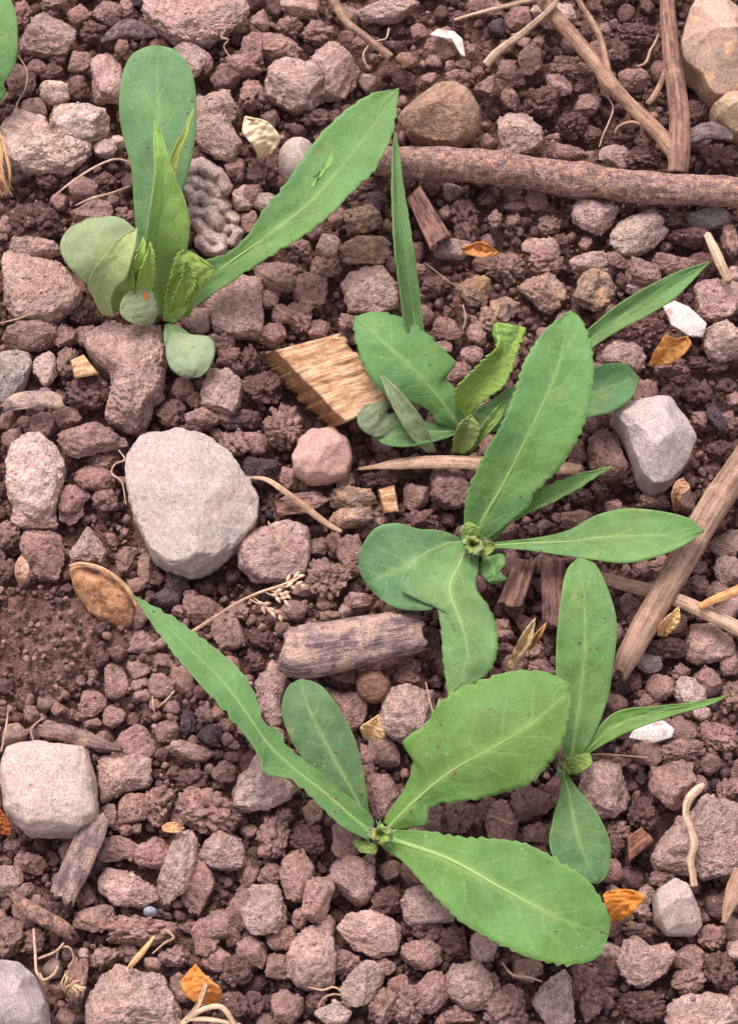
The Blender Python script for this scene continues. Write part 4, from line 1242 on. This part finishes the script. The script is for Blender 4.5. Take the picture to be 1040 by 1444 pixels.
blemish(lf, [(437,262),(440,250),(447,247),(452,238),(456,236),(462,222),(468,216),(470,224),(466,234),(458,240),(454,248),(446,254),(444,262)], (122, 160, 74))
leaf(p1, [(160,440),(140,415),(112,392),(92,368),(85,345),(98,322),(125,308)], [(166,440),(172,415),(185,385),(195,352),(192,325),(165,306),(125,308)],
     [5, 14, 22, 24, 22], GY, cup=.15, seed=3, wave=.6, rib=False)
leaf(p1, [(144,444),(134,425),(124,402),(132,380),(150,356),(172,332),(194,322)], [(162,446),(157,425),(164,406),(178,392),(186,366),(192,340),(194,322)],
     [5, 16, 26, 32, 33], (168, 192, 156), cup=.30, tilt=-.15, seed=4, ribw=2)
leaf(p1, [(178,432),(176,412),(184,385),(192,360),(202,334)], [(196,432),(202,410),(208,385),(210,360),(202,334)], [6, 16, 26, 32, 33], GB, cup=.5, seed=5, teeth=9, amp=3)
leaf(p1, [(206,444),(204,420),(206,385),(206,340),(212,290),(218,245),(216,205),(218,170)], [(238,444),(246,405),(262,360),(268,318),(262,285),(250,255),(238,220),(230,195),(218,170)],
     [6, 20, 34, 44, 52, 56], (146, 190, 116), mid=[(222,444),(220,400),(222,350),(228,300),(232,250),(228,205),(218,170)], cup=.35, tilt=.30, seed=6, ribw=3.5)
leaf(p1, [(222,300),(230,268),(236,240),(244,212),(258,185),(274,153)], [(242,300),(248,270),(250,240),(256,212),(266,184),(274,153)],
     [30, 36, 42, 47, 50], (178, 196, 116), cup=.5, seed=7, teeth=8, amp=2, ribcol=(225, 230, 190), ribw=3)
leaf(p1, [(230,452),(232,420),(240,390),(246,366),(258,352),(275,358)], [(246,456),(262,440),(272,420),(290,398),(302,380),(275,358)],
     [5, 14, 22, 28, 28], GB, cup=.5, seed=8, teeth=13, amp=5, wave=2.5, crumple=.7, ribw=3)
leaf(p1, [(262,446),(256,420),(258,395),(270,372)], [(268,446),(276,420),(288,396),(300,378),(270,372)][:4], [6, 18, 26, 31], (158, 184, 112), cup=-.3, seed=9, teeth=10, amp=4, wave=2, rib=False)
co = leaf(p1, [(212,458),(190,457),(172,446),(170,430),(180,412),(198,402)], [(216,456),(222,440),(219,420),(212,406),(206,402),(198,402)], [9, 15, 19, 20], (168, 186, 172), cup=.1, seed=10, name='cotyledon', ribw=1.5)
blemish(co, ell(206, 418, 8, 14, n=10), (196, 122, 54))
leaf(p1, [(232,458),(231,475),(234,490),(246,496)], [(240,456),(258,464),(270,476),(262,490),(246,496)], [6, 8, 8, 7], (138, 174, 146), cup=.1, seed=11, name='cotyledon', ribw=1.5)
leaf(p1, [(240,470),(234,495),(240,518),(256,531),(268,532)], [(246,468),(270,472),(296,476),(303,492),(298,514),(284,530),(268,532)], [9, 13, 13, 9], (154, 174, 162), cup=-.15, seed=12, name='cotyledon', ribw=1.5)

leaf(p1, [(196,436),(190,415),(196,388),(206,362),(212,340)], [(210,438),(214,415),(218,388),(218,362),(212,340)], [6, 17, 27, 34, 37], (158, 190, 104), cup=.7, seed=83, teeth=12, amp=3, wave=1.6, ribw=2)
leaf(p1, [(240,440),(246,415),(256,392),(262,366)], [(252,442),(266,420),(276,396),(262,366)], [8, 20, 28, 34], (150, 186, 96), cup=.8, seed=84, teeth=12, amp=4, wave=2.2, crumple=.6, ribw=2)
leaf(p1, [(166,440),(158,420),(166,398),(184,372)], [(178,442),(184,424),(190,400),(184,372)], [6, 15, 24, 31], (128, 168, 92), cup=.6, seed=85, ribw=2)
# -- leaf reaching in at the left edge
p2 = empty('seedling', -40, 190, 0, 'seedling mostly out of frame, its leaf reaching in at the top left corner', 'seedling', 'seedlings growing in the soil')
stem(p2, -40, 185)
leaf(p2, [(-46,184),(-40,150),(-44,100),(-52,40),(-40,-10),(-15,-30)], [(-34,184),(-10,150),(4,140),(9,128),(6,118),(22,90),(25,40),(18,5),(2,-20),(-15,-30)], [5, 16, 26, 30, 30], G1, cup=.15, seed=14)

# -- middle seedling
p3 = empty('seedling', 645, 618, 0, 'middle seedling right of the blond wood chip', 'seedling', 'seedlings growing in the soil')
stem(p3, 646, 612)
leaf(p3, [(640,606),(628,600),(614,594),(606,580),(588,572),(560,566),(530,544),(510,508),(499,470),(500,446)], [(656,600),(654,580),(640,548),(628,532),(641,512),(618,486),(598,468),(566,448),(530,440),(500,446)],
     [8, 18, 25, 28, 25], (104, 154, 104), mid=[(648,604),(628,575),(600,540),(570,510),(535,478),(500,446)], cup=-.22, seed=15, ribw=4, teeth=11, amp=4)
leaf(p3, [(622,596),(605,560),(585,500),(570,455),(562,400),(555,340),(552,270),(553,215),(557,186)], [(630,592),(618,550),(606,510),(598,470),(590,400),(578,320),(567,250),(562,212),(557,186)],
     [6, 16, 28, 40, 46, 50], (108, 150, 106), cup=.7, tilt=.5, seed=16, teeth=14, amp=1.5, ribw=2)
leaf(p3, [(644,592),(641,570),(640,552),(660,528),(684,505),(700,488),(698,458)], [(656,594),(672,574),(692,558),(712,542),(728,500),(741,462),(698,458)][:6], [8, 18, 26, 33, 36], GB, cup=.5, seed=17, teeth=15, amp=5, wave=1.8, ribw=3)
leaf(p3, [(700,486),(694,470),(698,456),(716,457)], [(718,508),(728,490),(741,466),(716,457)], [33, 36, 38, 37], (128, 172, 98), cup=-.3, seed=18, rib=False)
leaf(p3, [(662,606),(668,580),(690,565),(720,545),(744,535)], [(670,612),(690,600),(715,585),(742,566),(744,535)], [7, 14, 20, 22, 22], G2, cup=.2, seed=19)
leaf(p3, [(638,638),(640,615),(650,595),(664,585)], [(652,640),(668,628),(676,605),(664,585)], [4, 10, 16, 18], (142, 168, 106), cup=.6, seed=20, teeth=8, amp=2)
leaf(p3, [(654,640),(672,612),(692,582),(716,560)], [(664,638),(688,612),(706,590),(716,560)], [5, 12, 18, 22], (138, 172, 104), cup=.4, seed=21, rib=False)
leaf(p3, [(642,604),(610,596),(575,592),(540,600),(522,608)], [(640,614),(615,622),(575,630),(540,626),(522,608)], [7, 10, 11, 9], (96, 140, 100), cup=.1, seed=22, name='cotyledon', ribw=2)
leaf(p3, [(560,612),(530,616),(508,604),(504,586),(514,571)], [(585,598),(560,584),(545,582),(548,566),(514,571)], [9, 13, 17, 18], (150, 168, 156), cup=-.2, seed=23, rib=False)
leaf(p3, [(602,638),(582,620),(562,590),(545,555),(533,525)], [(614,637),(600,600),(580,570),(558,545),(533,525)], [5, 13, 19, 23, 25], (152, 172, 154), cup=.4, seed=24, rib=False, name='cotyledon')
leaf(p3, [(660,596),(700,568),(770,520),(828,465),(870,430),(920,400),(960,381),(1000,369)], [(668,602),(712,580),(780,535),(835,490),(872,466),(912,445),(955,416),(1000,369)],
     [7, 16, 24, 30, 34, 36], (106, 150, 100), cup=.45, tilt=.2, seed=25, ribw=3)
leaf(p3, [(665,604),(720,580),(790,550),(830,522),(855,513),(882,514),(901,533)], [(668,612),(720,606),(790,602),(832,588),(862,580),(890,560),(901,533)], [7, 12, 14, 15, 14], (90, 138, 100), cup=.15, seed=26, name='leaf')

# -- big seedling right of centre
p4 = empty('seedling', 668, 775, 0, 'big seedling right of centre with an upright serrated leaf and drooping leaf', 'seedling', 'seedlings growing in the soil')
stem(p4, 668, 770)
leaf(p4, [(655,762),(654,725),(660,690),(682,640),(706,600),(720,565),(738,512),(768,465),(804,438)], [(682,764),(704,748),(726,730),(746,714),(754,694),(782,668),(802,640),(826,590),(836,538),(833,488),(820,452),(804,438)],
     [10, 26, 40, 48, 50], (108, 158, 104), mid=[(668,762),(685,725),(712,678),(735,632),(760,580),(785,520),(804,438)], cup=.14, seed=27, teeth=27, amp=6, ribw=6, wave=.8)
leaf(p4, [(690,762),(705,738),(722,716),(760,691),(800,673),(864,657)], [(700,760),(722,736),(770,712),(820,686),(846,668),(864,657)], [9, 17, 23, 26, 27], (112, 158, 100), cup=.4, seed=28, teeth=10, amp=2.5)
leaf(p4, [(680,768),(700,764),(758,758),(800,748),(842,726),(884,717),(932,721),(970,731),(992,748)], [(682,774),(700,773),(740,776),(790,783),(832,789),(880,794),(922,786),(962,770),(992,748)],
     [9, 15, 20, 24, 23], G1, cup=.12, seed=29, ribw=3.5, mid=[(681,771),(740,766),(800,764),(860,757),(930,755),(992,748)])
leaf(p4, [(648,758),(620,748),(590,746),(560,738),(530,744),(509,772),(506,800),(516,825)], [(652,770),(632,785),(612,812),(606,836),(612,856),(590,861),(550,854),(516,825)], [10, 16, 18, 14, 9], (98, 142, 110), cup=.14, seed=30, wave=.9, ribw=3)
leaf(p4, [(642,764),(615,772),(590,800),(564,828),(590,846),(612,852),(621,882),(624,930),(632,982)], [(672,776),(674,800),(671,830),(690,858),(701,890),(698,930),(682,955),(632,982)],
     [11, 20, 22, 20, 17], (112, 154, 110), mid=[(660,768),(648,795),(634,832),(650,880),(658,930),(632,982)], cup=-.12, seed=31, teeth=16, amp=4, ribw=4, wave=1.2)
leaf(p4, [(680,786),(676,805),(690,822),(705,821)], [(690,784),(708,782),(712,795),(704,806),(714,816),(705,821)], [8, 12, 12, 9], (108, 158, 104), cup=-.2, seed=32)
leaf(p4, [(664,770),(652,758),(650,744),(660,736)], [(672,768),(676,754),(672,742),(660,736)], [12, 17, 20, 20], (150, 180, 110), cup=.5, seed=81, teeth=7, amp=3, wave=1.5, ribw=2)
leaf(p4, [(672,774),(682,764),(692,764),(698,770)], [(670,782),(682,784),(692,780),(698,770)], [12, 16, 17, 15], (144, 176, 108), cup=.5, seed=82, teeth=7, amp=3, wave=1.5, rib=False)
# -- bottom seedling
p5 = empty('seedling', 535, 1182, 0, 'bottom centre seedling with four broad leaves and the biggest leaf', 'seedling', 'seedlings growing in the soil')
stem(p5, 534, 1182)
leaf(p5, [(520,1186),(480,1164),(450,1135),(412,1101),(372,1090),(366,1068),(340,1030),(300,985),(260,940),(220,888),(190,841)], [(526,1172),(522,1150),(480,1114),(440,1080),(408,1056),(395,1032),(372,1018),(362,985),(345,952),(320,928),(290,904),(240,868),(190,841)],
     [9, 18, 26, 32, 34, 30], (105, 152, 102), cup=.22, tilt=.25, seed=33, ribw=4, teeth=24, amp=4.5, wave=.9)
leaf(p5, [(512,1160),(490,1132),(450,1098),(420,1060),(404,1028),(397,998),(406,968),(424,958)], [(521,1156),(516,1110),(502,1048),(482,1005),(458,972),(440,961),(424,958)], [8, 13, 17, 19, 17], (90, 126, 94), cup=.14, seed=34, ribw=3)
lf = leaf(p5, [(540,1160),(552,1138),(572,1108),(582,1074),(568,1046),(600,1020),(620,990),(660,966),(720,947),(768,948),(806,966)], [(556,1172),(584,1166),(601,1163),(606,1138),(640,1131),(680,1126),(712,1116),(746,1106),(772,1078),(792,1050),(802,1008),(806,966)],
     [9, 20, 30, 36, 36], (103, 147, 80), mid=[(548,1166),(590,1125),(640,1085),(720,1040),(770,1005),(806,966)], cup=-.14, seed=35, teeth=20, amp=5.5, ribw=5, wave=1.2)
for bx_, by_, bw_, bh_ in ((640, 1090, 8, 5), (578, 1144, 5, 4), (616, 1052, 6, 3), (690, 1000, 4, 3)):
    blemish(lf, ell(bx_, by_, bw_, bh_, -30, 9), (104, 76, 50))
leaf(p5, [(550,1170),(600,1172),(650,1180),(700,1183),(742,1190),(792,1216),(832,1246),(858,1290),(858,1318)], [(540,1196),(566,1214),(590,1240),(620,1272),(650,1300),(700,1330),(750,1352),(800,1361),(842,1350),(858,1318)],
     [9, 18, 26, 30, 28], (99, 146, 82), mid=[(546,1182),(590,1196),(640,1215),(720,1260),(800,1300),(858,1318)], cup=.10, seed=36, teeth=24, amp=5.5, ribw=7.5, wave=1.0)
leaf(p5, [(528,1190),(512,1186),(498,1186),(508,1202)], [(532,1196),(528,1204),(508,1202)], [7, 8, 7], (140, 168, 110), cup=.2, seed=37, rib=False, name='cotyledon')
# -- small right-hand seedling
p6 = empty('seedling', 800, 1078, 0, 'small right-hand seedling with a tall smooth leaf and a narrow side leaf', 'seedling', 'seedlings growing in the soil')
stem(p6, 798, 1078)
leaf(p6, [(796,1072),(790,1030),(784,985),(783,940),(785,890),(790,845),(798,805),(814,787)], [(812,1072),(834,1042),(855,990),(864,940),(869,882),(860,840),(842,800),(828,790),(814,787)], [8, 16, 23, 28, 29], G1, cup=.14, seed=38, ribw=3,
     mid=[(804,1072),(812,1020),(820,960),(824,900),(822,840),(814,787)])
leaf(p6, [(808,1072),(832,1040),(868,1004),(930,995),(980,990),(1028,980)], [(816,1072),(850,1050),(900,1026),(958,1006),(1000,994),(1028,980)], [8, 14, 19, 22, 22], (112, 156, 88), cup=.25, seed=39, ribw=2.5)
leaf(p6, [(784,1084),(790,1110),(780,1150),(774,1192),(790,1225),(820,1242),(842,1246)], [(796,1084),(812,1110),(840,1145),(858,1182),(860,1215),(854,1236),(842,1246)], [8, 12, 13, 11, 8], (98, 142, 104), cup=.12, seed=40, ribw=2.5)
leaf(p6, [(800,1090),(796,1078),(810,1066),(830,1062)], [(806,1092),(820,1088),(834,1076),(830,1062)], [9, 13, 15, 15], (146, 178, 104), cup=.3, seed=41, rib=False)


# buds: crowns of tiny crinkled leaves
def bud(parent, x, y, s, z, tint, seed):
    rs = np.random.RandomState(seed)
    P = ell(x, y, s * .7, s * .6)
    c3 = at(x, y, z / 1000.0)
    out = at([p[0] for p in P], [p[1] for p in P], z / 1000.0)[:, :2] - c3[:2]
    V, F = lump(4, .6, .6, s * .3 * MPP, seed, outline=out, facets=2, nod=.26, nk=30, big=.1, mid=.14, fine=.09)
    b = put('bud', mesh('bud', V, F), M_LEAF, c3, parent=parent, color=lin(*tint), label='fuzzy pale green bud of unopened leaves')
    for k in range(11):
        a = k * 2.4 + rs.uniform(0, .5)
        r0, r1 = s * .05, s * rs.uniform(.3, .62)
        ca, sa = math.cos(a), math.sin(a)
        w = s * rs.uniform(.12, .22)
        base, tip = (x + ca * r0, y + sa * r0), (x + ca * r1, y + sa * r1)
        m1 = (x + ca * r1 * .6 - sa * w, y + sa * r1 * .6 + ca * w)
        m2 = (x + ca * r1 * .6 + sa * w, y + sa * r1 * .6 - ca * w)
        leaf(b, [base, m1, tip], [base, m2, tip], [z + s * .06, z + s * rs.uniform(.1, .2), z + s * rs.uniform(.04, .2)], tuple(c + rs.randint(-12, 14) for c in tint), cup=.5, rows=20, cols=8, teeth=5, amp=2.5, seed=seed + k, rib=False, name='bud_leaf', wave=1)
    HV, HF, hn = [], [], 0
    for k in range(70):
        a, d = rs.uniform(0, 6.28), rs.uniform(.1, .55) * s
        x0, y0 = x + d * math.cos(a), y + d * math.sin(a)
        ln = rs.uniform(3, 7)
        V, F, _ = tube([(x0, y0, z + s * .05, .35), (x0 + ln * math.cos(a), y0 + ln * math.sin(a), z + s * .05 + rs.uniform(.5, 2.5), .15)], rows=3, seg=4)
        HV.append(V)
        HF.append(F + hn)
        hn += len(V)
    put_centred('hairs', np.concatenate(HV), np.concatenate(HF), M_RIB, parent=b, color=lin(205, 212, 190))


bud(p4, 666, 768, 36, 13, (158, 180, 122), 71)
bud(p5, 536, 1176, 34, 12, (152, 174, 110), 72)
bud(p6, 800, 1078, 22, 10, (140, 168, 100), 73)


# ------------------------------------------------------------------ dry leaf scraps
def scrap(L, R, zs, tint, label, name='dry_leaf', cat='dry leaf', seed=0, crumple=1.1, cup=.6):
    return leaf(None, L, R, zs, tint, cup=cup, crumple=crumple, wave=3.0, rib=False, seed=seed, name=name, mat=M_DRY, label=label, cat=cat, rows=40, cols=14)


scrap([(914,516),(922,496),(930,484),(938,472),(950,478),(968,474)], [(928,514),(944,512),(958,504),(968,494),(974,484),(968,474)], [9, 12, 13, 12], (212, 148, 84), 'orange curled leaf scrap below the white pitted shell fragment', seed=51)
scrap([(862,1300),(856,1282),(850,1262),(868,1254)], [(872,1298),(890,1288),(908,1266),(895,1256),(868,1254)], [5, 11, 13, 11], (216, 140, 62), 'bright orange curled leaf scrap at the tip of the biggest leaf', seed=52, crumple=1.2)
scrap([(296,1418),(270,1410),(256,1390),(262,1374),(276,1360)], [(310,1412),(312,1396),(300,1384),(286,1372),(276,1360)], [6, 11, 12, 9], (212, 140, 72), 'orange crumpled leaf scrap near the bottom edge', seed=53)
scrap([(366,222),(356,205),(342,185),(346,164)], [(384,216),(395,196),(384,178),(372,170),(346,164)], [8, 14, 17, 17], (242, 220, 188), 'white and amber dried petal right of the tall paddle leaf', seed=54, name='dry_petal', cat='petal')
scrap([(512,1040),(508,1026),(522,1016),(534,1008)], [(528,1044),(542,1040),(538,1026),(534,1008)], [7, 10, 12, 13], (224, 186, 142), 'small tan pointed husk scrap above the bottom seedling', seed=55, name='husk_scrap', cat='husk', crumple=.8)
scrap([(650,350),(664,344),(682,342),(704,358)], [(652,356),(670,362),(690,362),(704,358)], [9, 12, 12, 10], (206, 138, 84), 'small orange-brown leaf curl below the long horizontal stick', seed=56)
scrap([(714,942),(724,918),(738,892),(754,872)], [(722,944),(738,922),(750,902),(754,872)], [4, 10, 16, 20], (222, 190, 146), 'pale dry sheath pointing up left of the tall smooth leaf', seed=57, name='dry_sheath', cat='dry leaf', crumple=.5)
scrap([(744,918),(752,898),(762,886),(770,878)], [(750,914),(760,900),(766,890),(770,878)], [7, 10, 13, 14], (206, 152, 96), 'thin orange dry sliver beside the pale sheath', seed=58, name='dry_sheath', crumple=.4)
hf = empty('dry_husk', 4, 275, 0, 'bundle of orange-brown dry fibres at the left edge below the slab clod', 'husk')
for j in range(9):
    hq = random.Random(40 + j)
    x0_ = hq.uniform(-12, 8)
    rod('fibre', [(x0_ - 6, 186 + hq.uniform(-6, 10), 7, 1.6), (x0_ + hq.uniform(-2, 6), 215, 11, 2.4), (x0_ + hq.uniform(0, 10), 245, 11, 2.2), (x0_ + hq.uniform(2, 22), 270 + hq.uniform(-6, 14), 5, 1)], M_STRAW, '', '', parent=hf, rows=16, seg=7, flat=.6, color=(.95, .72 + hq.uniform(-.1, .08), .48))
scrap([(28,828),(22,808),(24,792),(30,784)], [(30,828),(40,812),(40,796),(30,784)], [5, 9, 10, 10], (200, 160, 138), 'tiny tan leaflet on a clod at the left edge', seed=60, crumple=.5)
scrap([(926,896),(930,880),(944,866),(956,856)], [(938,898),(950,886),(958,874),(956,856)], [7, 12, 15, 16], (218, 176, 124), 'cream curled leaf sliver beside the slanting stick', seed=61, name='dry_sliver')
scrap([(228,1166),(238,1160),(250,1161),(260,1168)], [(230,1172),(240,1174),(252,1174),(260,1168)], [6, 8, 8, 6], (206, 158, 118), 'small tan husk bit between clods at lower left', seed=62, name='husk_scrap', cat='husk', crumple=.6)
scrap([(950,720),(946,698),(952,680),(962,674)], [(956,720),(960,700),(972,688),(962,674)], [5, 10, 12, 10], (196, 150, 118), 'tan withered leaf curl below the grey angular stone', seed=63)
scrap([(-8,1175),(-6,1155),(0,1140)], [(16,1178),(14,1160),(0,1140)], [3, 6, 6], (176, 98, 60), 'rusty brown flake under the pale squarish stone', seed=64, name='bark_flake', cat='bark')

gV, gF, gn = [], [], 0
gr = np.random.RandomState(3)
for g in GRAINS:
    V, F = TEMPL[1][gr.randint(10)]
    gV.append(V * gr.uniform(.7, 1.8) * MPP * np.array([1.2, 1, .6]) + g)
    gF.append(F + gn)
    gn += len(V)
gV = np.concatenate(gV)
put('soil_grains', mesh('soil_grains', gV, np.concatenate(gF), tint=np.repeat(np.array([lin(140, 108, 98)]), len(gV), 0)), M_CRUMB, kind='stuff',
    label='tiny soil grains splashed onto the green leaves', cat='soil')

# ------------------------------------------------------------------ labels that tell the clods apart
MARKS = [(455,540,'the blond wood chip'),(270,710,'the big pale stone'),(453,643,'the round pink pebble'),(497,910,'the bark-covered log piece'),
         (145,840,'the almond-shaped husk'),(68,1115,'the pale squarish stone'),(922,625,'the grey angular stone'),(622,163,'the domed brown stone'),
         (780,250,'the middle of the horizontal stick'),(945,210,'the fork of the twig'),(1010,65,'the tan-patched rock'),(218,440,'the upper left seedling base'),
         (645,615,'the middle seedling base'),(668,770,'the fuzzy bud right of centre'),(536,1178,'the bottom seedling bud'),(800,1078,'the small right-hand seedling bud'),
         (298,290,'the lumpy worm cast'),(942,494,'the upper orange scrap'),(880,1276,'the bright orange scrap'),(284,1388,'the bottom orange scrap'),
         (368,192,'the amber petal'),(950,1280,'the wedge-shaped grey stone'),(975,1178,'the twisted cream root'),(50,566,'the grey bark flake'),
         (900,890,'the slanting stick end'),(30,1405,'the lower left grey stone'),(602,306,'the brown chip under the stick'),(222,90,'the paddle leaf tip'),
         (190,842,'the pointed leaf tip'),(112,1215,'the grey bark strip'),(920,1032,'the white speckled shell'),(525,1026,'the tan pointed scrap'),(700,60,'the grey forked stalk'),(860,1330,'the biggest leaf tip')]
DIRS = ['right of', 'below right of', 'below', 'below left of', 'left of', 'above left of', 'above', 'above right of']
ORD = ['closest', 'second closest', 'third closest', 'fourth closest', 'fifth closest', 'sixth closest', 'seventh closest', 'eighth closest', 'ninth closest']
groups = {}
for (o, k, cx, cy, w, h) in clod_objs:
    d = [(math.hypot(cx - m[0], cy - m[1]), m) for m in MARKS]
    dist, m = min(d, key=lambda t: t[0])
    s = int(round(math.atan2(cy - m[1], cx - m[0]) / (math.pi / 4))) % 8
    big = max(w, h)
    sw = 'large' if big > 95 else 'medium' if big > 58 else 'small' if big > 36 else 'tiny'
    if max(w, h) / min(w, h) > 1.6:
        sw += ' elongated'
    groups.setdefault('%s %s soil clod %s %s' % (sw, WORD[k], DIRS[s], m[2]), []).append((dist, o))
for lab, lst in groups.items():
    lst.sort(key=lambda t: t[0])
    for j, (_, o) in enumerate(lst):
        o['label'] = lab if len(lst) == 1 else lab.replace(' soil clod', ' clod') + ', ' + ORD[j]
